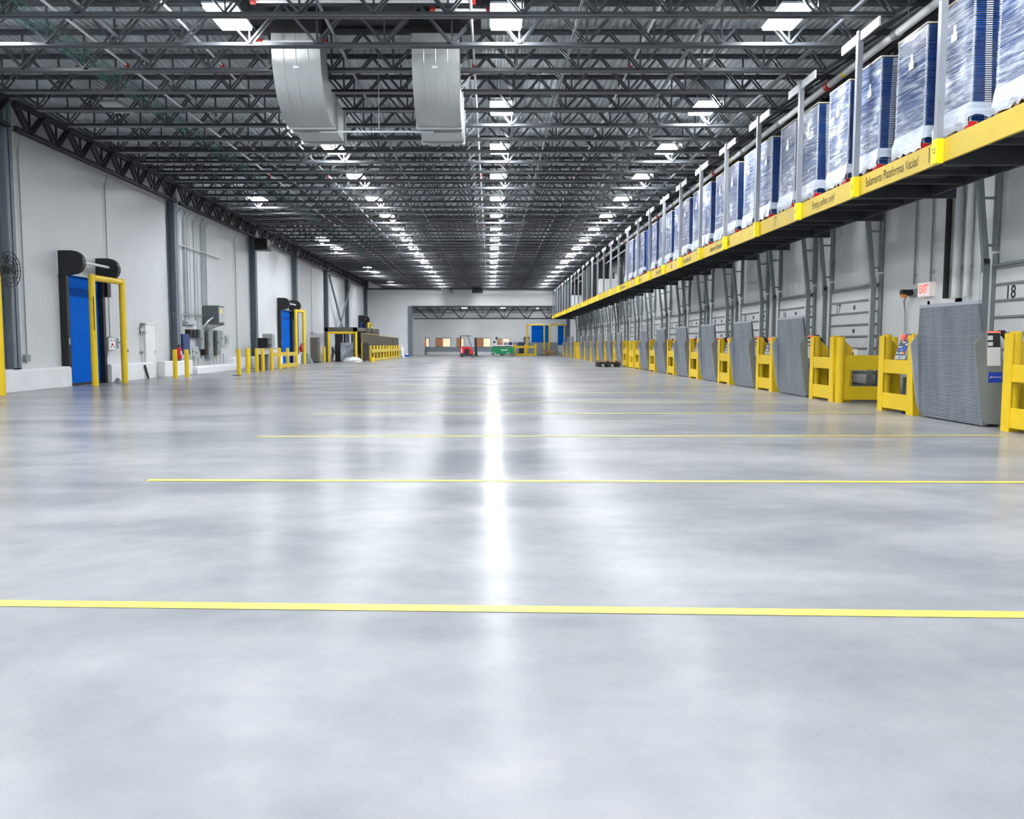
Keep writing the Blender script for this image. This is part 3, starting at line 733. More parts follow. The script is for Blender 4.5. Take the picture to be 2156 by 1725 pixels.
for (y, za, zb, lab) in [(23.55, 1.0, 7.0, 'thin conduit down the wall to an outlet box before the near door'), (28.75, 1.55, 7.0, 'thin conduit down the wall to the near door controls'),
                         (43.2, 1.05, 7.0, 'thin conduit down the wall past the electrical panels'), (61.4, 2.2, 7.0, 'thin conduit down the wall above the taupe cabinet')]:
    c = thing('wall_conduit', lab, 'conduit', (xw, y, za), 'long conduits down the side wall')
    MB().path([(xw+.05, y, za), (xw+.05, y, zb-.35), (xw+.1, y-.02, zb-.2), (xw+.3, y-.25, zb+.05)], .018, 6).build('run', 'grey_box', c, smooth=True)
    MB().box(xw+.0, xw+.09, y-.12, y+.12, za-.2, za).build('outlet_box', 'grey_box', c)
c = MB().tube((xw+.05, 22.85, .93), (xw+.05, 23.42, .93), .014, 6); tag(c.build('feed_conduit', 'galv'), 'short level conduit from the near column to the outlet box', 'conduit')
# near door controls
t = thing('door_control_box', 'pale grey door control box with red and black buttons beside the near blue door', 'control box', (xw, 28.7, 1.1))
MB().box(xw, xw+.22, 28.25, 28.8, 1.08, 1.52).build('enclosure', 'grey_box_light', t, bevel=.01)
MB().box(xw+.22, xw+.226, 28.3, 28.75, 1.12, 1.49).build('face', 'label_white', t)
MB().tube((xw+.226, 28.5, 1.28), (xw+.26, 28.5, 1.28), .04, 12).build('stop_button', 'red', t)
for (y, z) in ((28.42, 1.42), (28.6, 1.42), (28.42, 1.2), (28.64, 1.2)): MB().tube((xw+.226, y, z), (xw+.245, y, z), .022, 10).build('button', 'black', t)
MB().path([(xw+.1, 28.35, 1.08), (xw+.1, 28.36, .9), (xw+.1, 28.25, .78), (xw+.1, 28.1, .83), (xw+.1, 28.02, .95)], .022, 8).build('cable', 'black', t, smooth=True)
t = thing('disconnect_switch', 'grey disconnect switch with lever right of the door control box', 'switch', (xw, 29.0, 1.15))
MB().box(xw, xw+.16, 28.86, 29.18, 1.14, 1.5).build('enclosure', 'grey_box', t, bevel=.01)
MB().bar((xw+.12, 29.2, 1.33), (xw+.26, 29.24, 1.42), .03, .03).build('lever', 'black', t)
t = thing('wall_socket', 'small grey outlet plate right of the near guard frame', 'socket', (xw, 30.15, 1.0))
MB().box(xw, xw+.05, 29.95, 30.2, .99, 1.12).build('plate', 'grey_box', t); MB().box(xw+.05, xw+.055, 29.99, 30.16, 1.02, 1.09).build('cover', 'dark_box', t)
t = thing('card_reader_post', 'thin conduit and sensor rig on the wall beside the white service door', 'sensor', (xw, 31.3, .7))
MB().path([(xw+.06, 31.35, .62), (xw+.06, 31.35, 1.9), (xw+.06, 31.4, 2.05)], .02, 8).build('pole', 'galv', t, smooth=True)
MB().path([(xw+.06, 31.35, 1.95), (xw+.1, 31.1, 1.9), (xw+.1, 31.05, 1.75), (xw+.06, 31.3, 1.65)], .014, 6).build('cable', 'black', t, smooth=True)
MB().box(xw+.02, xw+.14, 31.34, 31.58, 2.0, 2.08).box(xw+.02, xw+.14, 31.36, 31.6, 1.7, 1.77).box(xw+.02, xw+.1, 31.28, 31.44, .95, 1.02).build('sensor_head', 'grey_box', t)
# fire extinguishers
def extinguisher(x, y, z, lab):
    e = thing('fire_extinguisher', lab, 'fire extinguisher', (x, y, z), 'red fire extinguishers')
    MB().lathe([(.05, 0), (.095, .02), (.1, .05), (.1, .4), (.08, .47), (.03, .5), (.03, .54)], (x, y, z), 'z', 18).build('cylinder', 'red', e, smooth=True)
    MB().box(x-.02, x+.05, y-.06, y+.06, z+.53, z+.58).bar((x, y, z+.58), (x+.12, y, z+.63), .03, .02).build('valve', 'black', e)
    MB().path([(x, y+.03, z+.54), (x+.04, y+.13, z+.45), (x+.05, y+.12, z+.2), (x+.05, y+.1, z+.1)], .015, 6).build('hose', 'black', e, smooth=True)
    MB().box(x-.18, x-.1, y-.04, y+.04, z+.2, z+.28).build('bracket', 'black', e); MB().box(x+.085, x+.105, y-.06, y+.06, z+.2, z+.34).build('label_panel', 'label_white', e)
extinguisher(-12.66, 33.9, .67, 'red fire extinguisher hanging at the column beside the blue cabinet')
extinguisher(-12.66, 55.9, .75, 'red fire extinguisher hanging at the column behind the middle guard frame')
# wall fan on the near column
f = thing('wall_fan', 'black caged wall fan cut by the left picture edge', 'fan', (-12.3, 21.5, 3.2))
b = MB()
for rr in (.45, .34, .23, .12): b.path([(-12.3+.02, 21.5+rr*math.cos(2*PI*k/28), 3.2+rr*math.sin(2*PI*k/28)) for k in range(29)], .012, 5)
for k in range(16): b.path([(-12.24, 21.5+.05*math.cos(2*PI*k/16), 3.2+.05*math.sin(2*PI*k/16)), (-12.3, 21.5+.45*math.cos(2*PI*k/16), 3.2+.45*math.sin(2*PI*k/16)), (-12.5, 21.5+.42*math.cos(2*PI*k/16), 3.2+.42*math.sin(2*PI*k/16))], .007, 4)
b.build('cage', 'black', f)
b = MB()
for k in range(4):
    a = PI/2*k; b.add([(-12.38, 21.5+.06*math.cos(a), 3.2+.06*math.sin(a)), (-12.36, 21.5+.4*math.cos(a-.25), 3.2+.4*math.sin(a-.25)), (-12.42, 21.5+.4*math.cos(a+.35), 3.2+.4*math.sin(a+.35))], [(0,1,2)])
b.build('blade', 'dark_steel', f)
MB().tube((-12.35, 21.5, 3.2), (-12.62, 21.5, 3.2), .1, 14).build('motor', 'black', f, smooth=True)
MB().bar((-12.6, 21.5, 3.2), (-13.1, 21.7, 3.2), .06, .06).build('bracket', 'black', f)
# wedge and level on the floor
o = MB().bar((-12.72, 30.95, .02), (-12.76, 30.75, .52), .09, .04, (1,0,0)).build('spirit_level', ['ink']); tag(o, 'dark and white stick leaning on the kerb beside the service door', 'tool')
o = MB().prism([(27.95, 0), (28.3, 0), (28.0, .14)], 'x', -12.74, -12.64).build('door_wedge', 'grey_box'); o.location = (0, .3, 0); tag(o, 'small grey wedge at the foot of the near guard frame', 'wedge')

# ------------------------------------------------------------------ pallet-wrapping tunnel, fence and rail
t = thing('wrapping_tunnel', 'taupe steel wrapping machine tunnel by the far side wall', 'machine', (-10.6, 61.5, 0))
tx0, tx1 = -12.1, -10.02
for (x, y) in [(tx0, 61), (tx1, 61), (tx0, 65.5), (tx1, 65.5)]: MB().box(x, x+.26, y, y+.26, 0, 2.5).build('leg', 'taupe', t)
MB().box(tx0, tx1+.26, 61, 61.26, 2.2, 2.52).box(tx0, tx1+.26, 65.5, 65.76, 2.2, 2.52).box(tx0, tx0+.26, 61.26, 65.5, 2.25, 2.5).box(tx1, tx1+.26, 61.26, 65.5, 2.25, 2.5).build('top_frame', 'taupe', t)
MB().prism([(tx1+.26, 2.52), (tx1+.26-.4, 2.52), (tx1+.26, 2.0)], 'y', 61.27, 61.32).prism([(tx0, 2.52), (tx0+.4, 2.52), (tx0, 2.0)], 'y', 61.27, 61.32).build('gusset', 'taupe', t)
MB().box(tx0+.45, tx0+.95, 62.6, 63.2, 0, 2.2).build('film_carriage', 'dark_steel', t)
MB().box(tx0+1.0, tx0+1.12, 63.2, 63.3, .5, 2.2).box(tx0+1.5, tx0+1.62, 63.6, 63.7, .5, 2.2).box(tx0+1.9, tx0+2.15, 64, 64.1, .5, 2.2).build('film_roller', 'black', t)
MB().path([(tx0+.4, 61.9, 1.1), (tx0+.55, 61.8, .7), (tx0+.7, 61.9, .3), (tx0+1.0, 62, .1)], .03, 8).build('hose', 'black', t, smooth=True)
MB().box(tx0+.3, tx0+.34, 62.0, 62.5, .3, 1.1).build('cover_panel', 'dark_box', t)
portal((-11.72, 60.6), (-9.78, 60.8), 2.2, .09, 'yellow pipe frame at the mouth of the taupe wrapping tunnel', False)
l = thing('wrapped_load', 'grey film-wrapped pallet load inside the wrapping tunnel', 'pallet load', (-10.55, 62, 0))
MB().box(-11.0, -10.05, 61.45, 62.5, .14, 1.38).build('cartons', 'grey_box', l, bevel=.03)
MB().box(-11.03, -10.02, 61.42, 62.53, .1, 1.40).build('stretch_film', 'film_grey', l)
MB().box(-11.02, -10.03, 61.43, 62.52, .0, .03).box(-11.02, -10.9, 61.43, 62.52, .03, .14).box(-10.15, -10.03, 61.43, 62.52, .03, .14).build('pallet', 'wood', l)
# tunnel hoods
for i, (x, y) in enumerate([(-9.95, 68.2), (-9.95, 71.0), (-9.95, 73.8)]):
    b = thing('tunnel_hood', 'taupe machine hood rising over the guard fence, %s from the front' % nth(i+1), 'machine', (x, y, 0), 'machine hoods behind the guard fence')
    q = MB(); q.box(x-.9, x, y, y+.25, 0, 2.62); q.box(x-.9, x, y+.9, y+1.1, 0, 2.62); q.box(x-.9, x, y+.25, y+.9, 2.3, 2.62); q.build('frame', 'taupe', b, bevel=.03)
    MB().box(x-.8, x-.1, y+.3, y+.85, .1, 2.25).build('inner', 'black', b)
fx = -9.7
f = thing('guard_fence', 'tall dark mesh guard fence with slim yellow posts beside the wrapping line', 'fence', (fx, 71, 0))
for i in range(14):
    y = 63.2+i*1.28; xx = fx+.07*i
    MB().box(xx-.015, xx+.015, y-.03, y+.03, 0, 2.12-.015*i).build('post', 'beam_yellow', f)
    if i < 13: MB().add([(xx+.02, y+.03, .12), (xx+.09, y+1.25, .12), (xx+.09, y+1.25, 2.05-.015*i), (xx+.02, y+.03, 2.05-.015*i)], [(0,1,2,3)]).build('mesh_panel', 'fence_dark', f)
MB().bar((fx, 63.2, 2.13), (fx+.07*13, 63.2+13*1.28, 2.13-.2), .04, .03).build('top_rail', 'beam_yellow', f)
g = thing('fence_gate', 'low dark mesh gate panel with yellow edge at the fence end', 'gate', (-9.7, 61.6, 0))
MB().box(-9.42, -9.36, 61.0, 61.06, 0, 1.4).build('post', 'yellow', g); MB().box(-9.36, -8.9, 61.02, 61.05, .1, 1.36).build('mesh_panel', 'fence_dark', g); MB().box(-8.9, -8.85, 61.0, 61.06, 0, 1.38).build('end_post', 'taupe', g)
MB().lathe([(.16, 0), (.16, .28), (.12, .32)], (-8.65, 61.0, 0), 'z', 16).build('foot_guard', 'yellow', g)
r = thing('barrier_rail', 'long yellow post-and-rail barrier before the guard fence', 'barrier', (-9, 71, 0))
for i in range(11):
    y = 62.6+i*1.62; xx = -9.0+.035*i
    MB().lathe([(.08, 0), (.08, 1.14), (.06, 1.18)], (xx, y, 0), 'z', 14).build('post', 'yellow', r, smooth=True)
MB().bar((-8.88, 62.4, .78), (-8.53, 78.9, .78), .04, .26).build('rail', 'beam_yellow', r); MB().bar((-8.86, 62.4, .12), (-8.51, 78.9, .12), .05, .2).build('kick_rail', 'beam_yellow', r)
# control cabinets
t = thing('control_cabinet', 'freestanding taupe control cabinet before the side wall', 'cabinet', (-12.0, 57.5, 0))
MB().box(-12.35, -11.85, 57.2, 58.0, .1, 1.75).build('body', 'taupe', t, bevel=.02); MB().box(-11.85, -11.83, 57.25, 57.95, .15, 1.7).build('door', 'taupe', t)
MB().box(-12.4, -11.8, 57.15, 58.05, 0, .1).build('plinth', 'dark_steel', t); MB().box(-11.83, -11.82, 57.4, 57.6, 1.5, 1.6).build('sticker', 'label_white', t)
t = thing('ground_unit', 'low dark grey unit on the floor beside the taupe cabinet', 'machine', (-12.4, 56.7, 0)); MB().prism([(-12.75, 0), (-12.1, 0), (-12.4, .6), (-12.75, .6)], 'y', 56.4, 57.1).build('body', 'grey_box', t); MB().box(-12.75, -12.45, 56.5, 57.0, .6, .66).build('lid', 'dark_box', t)
# white film sheet on the floor and upright roll
def heap(name, c, d, lab, cat, m, seed, nr=8, ns=16):
    rd = random.Random(seed); b = MB(); vs = []; fs = []
    for i in range(nr+1):
        t = i/nr
        for k in range(ns):
            a = 2*PI*k/ns; rr = (1-t**2)**.5*(1+.22*rd.uniform(-1, 1)) if i < nr else .02
            vs.append((c[0]+d[0]*rr*math.cos(a), c[1]+d[1]*rr*math.sin(a), c[2]+d[2]*t*(1+.15*rd.uniform(-1, 1)*(i > 0))))
    for i in range(nr):
        for k in range(ns): fs.append((i*ns+k, i*ns+(k+1) % ns, (i+1)*ns+(k+1) % ns, (i+1)*ns+k))
    fs.append(tuple(range(ns-1, -1, -1))); b.add(vs, fs)
    return tag(b.build(name, m, smooth=True), lab, cat)
heap('film_heap', (-9.9, 60.0, 0), (.65, .5, .36), 'crumpled white plastic film on the floor at the tunnel mouth', 'plastic film', 'film_white', 3)
heap('film_bundle', (-8.45, 79.6, 0), (.28, .3, 1.2), 'tall draped white film bundle at the end of the yellow barrier', 'plastic film', 'film_white', 5)
t = thing('floor_cart', 'small blue and white cart with brown goods by the far kerb', 'cart', (-8.6, 85.5, 0))
MB().box(-9.5, -8.3, 85.1, 85.9, .0, .18).build('base', 'badge_blue', t); MB().box(-9.4, -9.05, 85.15, 85.8, .18, .32).box(-8.7, -8.4, 85.15, 85.8, .18, .34).build('bundle', 'white_plastic', t); MB().box(-9.02, -8.75, 85.2, 85.7, .18, .62).build('carton', 'wood', t)

# ------------------------------------------------------------------ forklift
fk = thing('forklift', 'red stand-up forklift with black mast parked at the hall end', 'forklift', (-2.0, 81.5, 0))
Y0, Y1 = -.5, .5
MB().prism([(-.93, .22), (-.93, .98), (-.9, 1.05), (-.1, 1.05), (.05, 1.0), (.2, .86), (.32, .62), (.38, .34), (.3, .3), (.05, .3), (-.02, .42), (-.05, .8), (-.5, .8), (-.5, .42), (-.56, .3)], 'y', Y0, Y1).build('body', 'red', fk, True, bevel=.03)
MB().box(-.5, -.04, Y0+.03, Y1-.03, .3, .8).build('operator_bay', 'black', fk, True)
MB().prism([(-.93, .08), (-.93, .4), (-.5, .4), (-.45, .3), (.35, .3), (.4, .1)], 'y', Y0-.01, Y1+.01).build('chassis', 'dark_steel', fk, True)
g = MB()
for y in (Y0+.05, Y1-.05): g.bar((-.89, y, 1.0), (-.89, y, 2.08), .07, .07, (0,1,0)); g.bar((-.2, y, 2.08), (.2, y, 1.0), .04, .04, (0,1,0)); g.bar((-.93, y, 2.08), (.12, y, 2.08), .06, .06)
for i in range(6): g.bar((-.88+i*.19, Y0, 2.09), (-.88+i*.19, Y1, 2.09), .035, .035)
g.build('overhead_guard', 'dark_steel', fk, True)
MB().prism([(.52, .08), (.72, .08), (.66, 1.92), (.5, 1.92), (.46, 1.82)], 'y', Y0+.1, Y0+.2).prism([(.52, .08), (.72, .08), (.66, 1.92), (.5, 1.92), (.46, 1.82)], 'y', Y1-.2, Y1-.1).box(.5, .66, Y0+.2, Y1-.2, 1.8, 1.9).box(.52, .68, Y0+.2, Y1-.2, .9, 1.0).box(.55, .62, -.08, .08, .1, 1.85).build('mast', 'black', fk, True)
MB().box(.7, .76, Y0+.02, Y1-.02, .1, .55).box(.72, .75, Y0+.05, Y0+.1, .5, .95).build('carriage', 'dark_steel', fk, True)
for y in (-.3, .3): MB().prism([(.74, .05), (1.75, .05), (1.75, .07), (.8, .11), (.74, .4)], 'y', y-.06, y+.06).build('fork', 'dark_steel', fk, True)
for (x, y, rr) in ((.32, Y0+.06, .17), (.32, Y1-.06, .17), (-.72, 0, .13)):
    w = MB().tube((x, y-.09, rr), (x, y+.09, rr), rr, 20).build('wheel', 'tyre', fk, True, smooth=True); MB().tube((x, y-.1, rr), (x, y+.1, rr), rr*.5, 14).build('hub', 'grey_box', w, True, smooth=True)
MB().box(-.82, -.72, Y0-.012, Y0, .42, .9).build('decal', 'label_white', fk, True)
# ------------------------------------------------------------------ scissor lift
sl = thing('scissor_lift', 'green scissor lift with white railed platform at the hall end', 'lift', (1.3, 89.0-.6, 0), rz=0)
MB().prism([(-1.18, .32), (-1.18, .95), (1.0, .95), (1.18, .8), (1.18, .3), (.75, .3), (.6, .22), (-.6, .22), (-.75, .32)], 'y', -.4, .4).build('chassis', 'green', sl, True, bevel=.02)
MB().box(.75, 1.2, -.42, .42, .3, .98).build('front_cover', 'green', sl, True, bevel=.04)
for (x, y) in ((-1.0, -.36), (-1.0, .36), (.62, -.36), (.62, .36)):
    w = MB().tube((x, y-.08, .21), (x, y+.08, .21), .21, 20).build('wheel', 'tyre_grey', sl, True, smooth=True); MB().tube((x, y-.09, .21), (x, y+.09, .21), .1, 12).build('hub', 'tyre', w, True)
MB().box(-.25, .1, -.3, .3, .08, .22).build('pothole_guard', 'dark_steel', sl, True)
g = MB()
for y in (-.3, .3): 
    for q in (0, 1): g.bar((-1.05, y, .97+q*.06), (1.0, y, 1.03-q*.06+.04), .05, .05)
g.build('scissor_arms', 'dark_steel', sl, True)
MB().box(-1.2, 1.15, -.42, .42, 1.08, 1.18).build('platform', 'white_pipe', sl, True)
g = MB()
for y in (-.4, .4):
    for z in (1.6, 1.85, 2.2): g.bar((-1.15, y, z), (1.1, y, z), .035, .035)
    for x in (-1.15, -.6, -.05, .5, 1.1): g.bar((x, y, 1.18), (x, y, 2.2), .035, .035, (0,1,0))
for x in (-1.15, 1.1):
    for z in (1.6, 2.2): g.bar((x, -.4, z), (x, .4, z), .035, .035)
g.build('guard_rail', 'white_plastic', sl, True)
MB().box(-.72, -.55, -.46, -.4, 1.75, 2.05).box(-1.0, -.75, -.45, -.4, 1.4, 1.6).build('control_panel', 'black', sl, True)
MB().box(-.15, .55, -.412, -.402, .62, .70).build('decal', 'label_white', sl, True)
# yellow barrier by the lift, bin, goods on it
t = thing('yellow_barrier', 'low yellow two-bay barrier beside the green scissor lift', 'barrier', (3.6, 92, 0))
for x in (2.75, 3.9, 5.0): MB().box(x-.11, x+.11, 91.9, 92.1, 0, 1.3).build('post', 'yellow', t)
MB().box(2.0, 5.0, 91.95, 92.05, .85, 1.1).box(2.8, 5.0, 91.95, 92.05, .02, .25).build('rail', 'yellow', t)
for i, (x, w, lab) in enumerate([(2.1, .45, 'small dark terminal behind the far yellow barrier'), (3.1, .75, 'wider dark terminal behind the far yellow barrier')]):
    b = thing('terminal', lab, 'terminal', (x, 93, 0), 'terminals behind the far barrier')
    MB().box(x+.1, x+w-.1, 92.9, 93.1, 0, 1.0).build('stand', 'dark_steel', b); MB().box(x, x+w, 92.8, 93.2, 1.0, 1.5).build('screen', 'blue_cabinet', b)
b = thing('far_bin', 'slate blue bin between the scissor lift and yellow barrier', 'bin', (2.35, 91.2, 0)); MB().prism([(2.08, 0), (2.62, 0), (2.68, .82), (2.02, .82)], 'y', 90.9, 91.5).build('body', 'wain_grey', b); MB().box(2.0, 2.7, 90.88, 91.52, .82, .88).build('lid', 'dark_box', b)
for i in range(3):
    x = 5.3+i*.4; tag(MB().box(x, x+.32, 92, 92.5, 0, .18-.04*i).build('floor_tote', 'green' if i == 0 else 'dark_box'), 'small low tote on the floor right of the barrier, %s' % nth(i+1), 'tote', 'low totes by the far barrier')
for i in range(5):
    x, y = 7.1-.1*i, 96.4-.05*i; z = .0
    t = thing('broken_pallet', 'loose wooden pallet in the heap by the grey wall, %s' % nth(i+1), 'pallet', (x, y, .04+.125*i), 'pallets heaped by the far grey wall')
    b = MB()
    for q in range(5): b.box(-.5+q*.22, -.38+q*.22, -.5, .5, .05, .07)
    for q in (-.45, 0, .45): b.box(-.5, .5, q-.04, q+.04, -.04, .05)
    b.build('boards', 'wood_pale', t, True); t.rotation_euler = (0, 0, .12*i)

# ------------------------------------------------------------------ pallets on the open floor
t = thing('pallet_dolly', 'wooden pallet resting on black plastic pallet on the open floor', 'pallet', (6.72, 47.6, 0))
for x in (-.52, 0, .52):
    for y in (-.42, 0, .42): MB().box(x-.12, x+.12, y-.1, y+.1, 0, .2).build('foot', 'pallet_black', t, True, bevel=.02)
MB().box(-.66, .66, -.52, .52, .16, .27).build('deck', 'pallet_black', t, True, bevel=.02)
b = MB()
for i in range(7): b.box(-.66, .66, -.52+i*.155, -.41+i*.155, .34, .37)
for x in (-.62, 0, .52): b.box(x, x+.1, -.52, .52, .27, .34)
b.build('wooden_boards', 'wood', t, True)

# ------------------------------------------------------------------ dock wall
DY = {18: 13.97}
for k in range(17, -1, -1): DY[k] = 21.3+4.04*(17-k)
def dock_doors():
    base = None
    for k in sorted(DY, reverse=True):
        y = DY[k]
        if k < 1: continue
        d = struct(MB().box(XR-.06, XR, y-1.35, y+1.35, 0, 2.68).build('door_%d' % (20+k), 'white_paint')); 
        b = MB()
        for i in range(10):
            z = .02+i*.295; b.box(XR-.11, XR-.06, y-1.33, y+1.33, z-.018, z+.018)
        b.build('panel_rail', 'grey_box', d)
        b = MB()
        for i in range(4):
            z = .45+i*.59
            for yy in (y-1.2, y-.1): b.box(XR-.09, XR-.06, yy-.03, yy+.03, z-.05, z+.05)
        b.build('hinge', 'dark_box', d)
        if k >= 8: 
            text('number', str(k), .32, 'ink_navy', d, (XR-.0635, y+.90, 2.21), FACE_NX, .95, bold=.006)
        if k == 17 or k == 18:
            MB().box(XR-.064, XR-.06, y-.35, y-.05, .95, 1.2).build('vision_panel', 'exit_white', d)
def tracks():
    base = None
    for k in sorted(DY, reverse=True):
        if k < 1: continue
        y = DY[k]
        lab = 'pair of grey high-lift tracks over dock door %d' % k
        if base is None:
            t = base = thing('door_track', lab, 'door track', (XR-.025, y, 0), 'lift tracks over the dock doors')
            for s in (-1, 1):
                yy = s*1.42
                MB().box(-.26, -.14, yy-.045, yy+.045, 0, 2.85).box(-.04, 0, yy-.06, yy+.06, 0, 2.95).build('vertical_track', 'grey_box', t, True)
                MB().bar((-.2, yy, 2.75), (-.62, yy, 6.4), .09, .10, (1,0,0)).build('sloped_track', 'grey_box', t, True)
                MB().box(-.07, 0, yy-.05, yy+.05, 3.0, 6.6).build('wall_angle', 'grey_box', t, True)
                for z in (3.1, 3.95, 4.8, 5.65): MB().bar((-.2-.115*(z-2.75), yy, z), (-.03, yy, z), .045, .045).build('strut', 'grey_box', t, True)
                MB().tube((-.27, yy-.03, 1.0), (-.27, yy-.03, 2.6), .02, 8).build('spring_rod', 'white_pipe', t, True)
            MB().bar((-.05, -1.42, 2.73), (-.05, 1.42, 2.73), .06, .05).build('header_angle', 'grey_box', t, True)
            MB().tube((-.15, -1.5, 6.5), (-.15, 1.5, 6.5), .04, 10).build('spring_shaft', 'grey_box', t, True)
        else: dup(base, (XR-.025, y, 0), lab)
dock_doors(); tracks()

# dock levelers stored upright
def make_leveler():
    t = thing('dock_leveler', 'x', 'dock leveler', (0, 0, 0), 'upright dock levelers')
    tilt = math.tan(math.radians(3.2))
    fx = lambda z: -.0-tilt*z         # front plane leans toward the floor side
    W = .97
    def slab(y0, y1, z0, z1, y2, y3, th, off=0.):
        return MB().add([(fx(z0)+off, y0, z0), (fx(z0)+off, y1, z0), (fx(z1)+off, y3, z1), (fx(z1)+off, y2, z1),
                         (fx(z0)+off+th, y0, z0), (fx(z0)+off+th, y1, z0), (fx(z1)+off+th, y3, z1), (fx(z1)+off+th, y2, z1)],
                        [(0,1,2,3), (7,6,5,4), (4,5,1,0), (5,6,2,1), (6,7,3,2), (7,4,0,3)])
    slab(-W, W, .02, 1.43, -W, W, .08).build('deck_plate', 'leveler_plate', t, True)
    slab(-W+.0, W-.0, 1.432, 1.93, -W+.08, W-.08, .05).build('lip_plate', 'leveler_plate', t, True)
    slab(-W+.08, W-.08, 1.93, 1.985, -W+.08, W-.08, .05).build('lip_edge', 'leveler_edge', t, True)
    for s in (-1, 1):
        b = MB(); y0, y1 = (W, W+.03) if s > 0 else (-W-.03, -W)
        # side plate profile in x-z
        pts = [(fx(.05)+.03, .05), (fx(.2)-.04, .2), (fx(1.3)-.13, 1.3), (fx(1.5)+.02, 1.5), (fx(1.5)+.26, 1.5), (.28, .9), (.28, .04)]
        if s > 0: pts = pts[:4]+[(fx(1.5)+.2, 1.5), (.2, .1)]
        b.prism(pts, 'y', y0, y1); b.build('toe_guard', 'leveler_side' if s < 0 else 'leveler_edge', t, True)
    b = MB(); yy = -W-.034
    b.add([(fx(1.5)+.06, yy, 1.50-.02), (fx(1.5)+.27, yy, 1.5-.02), (fx(1)+.27, yy, .96), (fx(1)+.06, yy, .96)], [(0,1,2,3)])
    lp = b.build('instruction_label', 'label_white', t, True)
    MB().add([(fx(1.5)+.065, yy-.002, 1.47), (fx(1.5)+.265, yy-.002, 1.47), (fx(1.25)+.265, yy-.002, 1.25), (fx(1.25)+.065, yy-.002, 1.25)], [(0,1,2,3)]).build('black_header', 'ink', lp, True)
    MB().add([(fx(1.4)+.07, yy-.004, 1.43), (fx(1.4)+.15, yy-.004, 1.43), (fx(1.4)+.15, yy-.004, 1.36), (fx(1.4)+.07, yy-.004, 1.36)], [(0,1,2,3)]).add(
        [(fx(1.3)+.07, yy-.004, 1.33), (fx(1.3)+.15, yy-.004, 1.33), (fx(1.3)+.15, yy-.004, 1.27), (fx(1.3)+.07, yy-.004, 1.27)], [(0,1,2,3)]).build('pictogram', 'label_white', lp, True)
    MB().add([(fx(1.5)+.06, yy-.003, 1.495), (fx(1.5)+.27, yy-.003, 1.495), (fx(1.5)+.27, yy-.003, 1.475), (fx(1.5)+.06, yy-.003, 1.475)], [(0,1,2,3)]).build('red_strip', 'exit_red', lp, True)
    bd = MB().add([(fx(.8)+.08, yy, .86), (fx(.8)+.32, yy, .86), (fx(.8)+.32, yy, .70), (fx(.8)+.08, yy, .70)], [(0,1,2,3)]).build('maker_badge', 'badge_blue', t, True)
    q = MB(); pts = [(.10, .765), (.125, .80), (.13, .775), (.16, .79), (.19, .78), (.22, .787), (.25, .78), (.28, .783)]
    for (a, c) in zip(pts, pts[1:]): q.bar((fx(.8)+a[0], yy-.003, c[1]*0+a[1]), (fx(.8)+c[0], yy-.003, c[1]), .002, .010)
    q.build('script_mark', 'label_white', bd, True)
    MB().box(.09, .27, -W+.05, W-.05, .0, .35).build('frame_base', 'dark_steel', t, True)
    MB().box(.26, .36, -W-.09, -W-.03, .55, .68).build('bracket', 'black', t, True)
    MB().path([(.2, -W+.05, 1.46), (.27, -W+.03, 1.47), (.33, -W+.0, 1.38), (.36, -W-.01, 1.22), (.40, -W-.01, 1.1), (.40, -W, 1.02)], .05, 8).build('hose', 'black', t, True, smooth=True)
    MB().tube((.2, W-.3, .3), (.55, W-.3, .08), .05, 10).build('cylinder', 'black', t, True)
    return t
LX = 7.74
lev0 = None; cnt = 0
for k in sorted(DY, reverse=True):
    if k in (11, 4) : continue
    if k == 0: continue
    cnt += 1
    lab = 'grey ribbed dock leveler standing upright, %s from the front of the row' % nth(cnt)
    if lev0 is None: lev0 = make_leveler(); lev0.location = (LX, DY[k], 0); lev0['label'] = lab
    else: dup(lev0, (LX, DY[k], 0), lab)
lev0['label'] = 'largest grey ribbed dock leveler, upright beside dock door 18'

# yellow guard stands between the levelers
def make_stand(w=1.34):
    t = thing('dock_guard', 'x', 'guard stand', (0, 0, 0), 'yellow guard stands between dock levelers')
    y0, y1 = -w/2, w/2
    # flared front plate: a frame with a window, wider at the foot
    b = MB(); x0, x1 = 0, .012
    b.box(x0, x1, y0+.16, y1-.16, .06, .36); b.box(x0, x1, y0+.16, y1-.16, .74, 1.0)
    b.build('front_plate', 'yellow', t, True, bevel=.006)
    for s in (-1, 1):
        ya, yb = (y0, y0+.2) if s < 0 else (y1-.2, y1)
        fl = .06 if s < 0 else .0
        pts = [(ya-fl*(s < 0)+.0, 0), (yb, 0), (yb, 1.46), (ya, 1.46), (ya, .7)]
        q = MB().prism(pts, 'x', -.015, .0)
        yo = ya if s < 0 else yb
        q.add([(-.015, yo, 0), (.42, yo+s*.03, 0), (.42, yo+s*.0, 1.2), (.14, yo, 1.46), (-.015, yo, 1.46)], [(0,1,2,3,4)])
        q.add([(-.015, yo-s*.012, 0), (.42, yo-s*.012, 0), (.42, yo-s*.012, 1.2), (.14, yo-s*.012, 1.46), (-.015, yo-s*.012, 1.46)], [(0,1,2,3,4)])
        q.build('side_plate', 'yellow', t, True)
        yc = (ya+yb)/2
        MB().lathe([(.085, 0), (.085, 1.47), (.07, 1.485)], (.09, yc, 0), 'z', 20).build('pipe_post', 'yellow', t, True, smooth=True)
    MB().box(.012, .4, y0+.2, y1-.2, .97, .985).build('shelf', 'yellow', t, True)
    MB().lathe([(.13, 0), (.13, .62), (.06, .7)], (.42, -.08, 0), 'z', 14).build('pump_motor', 'black', t, True, smooth=True)
    MB().box(.3, .6, .1, .3, 0, .66).build('pump_tank', 'dark_box', t, True)
    return t
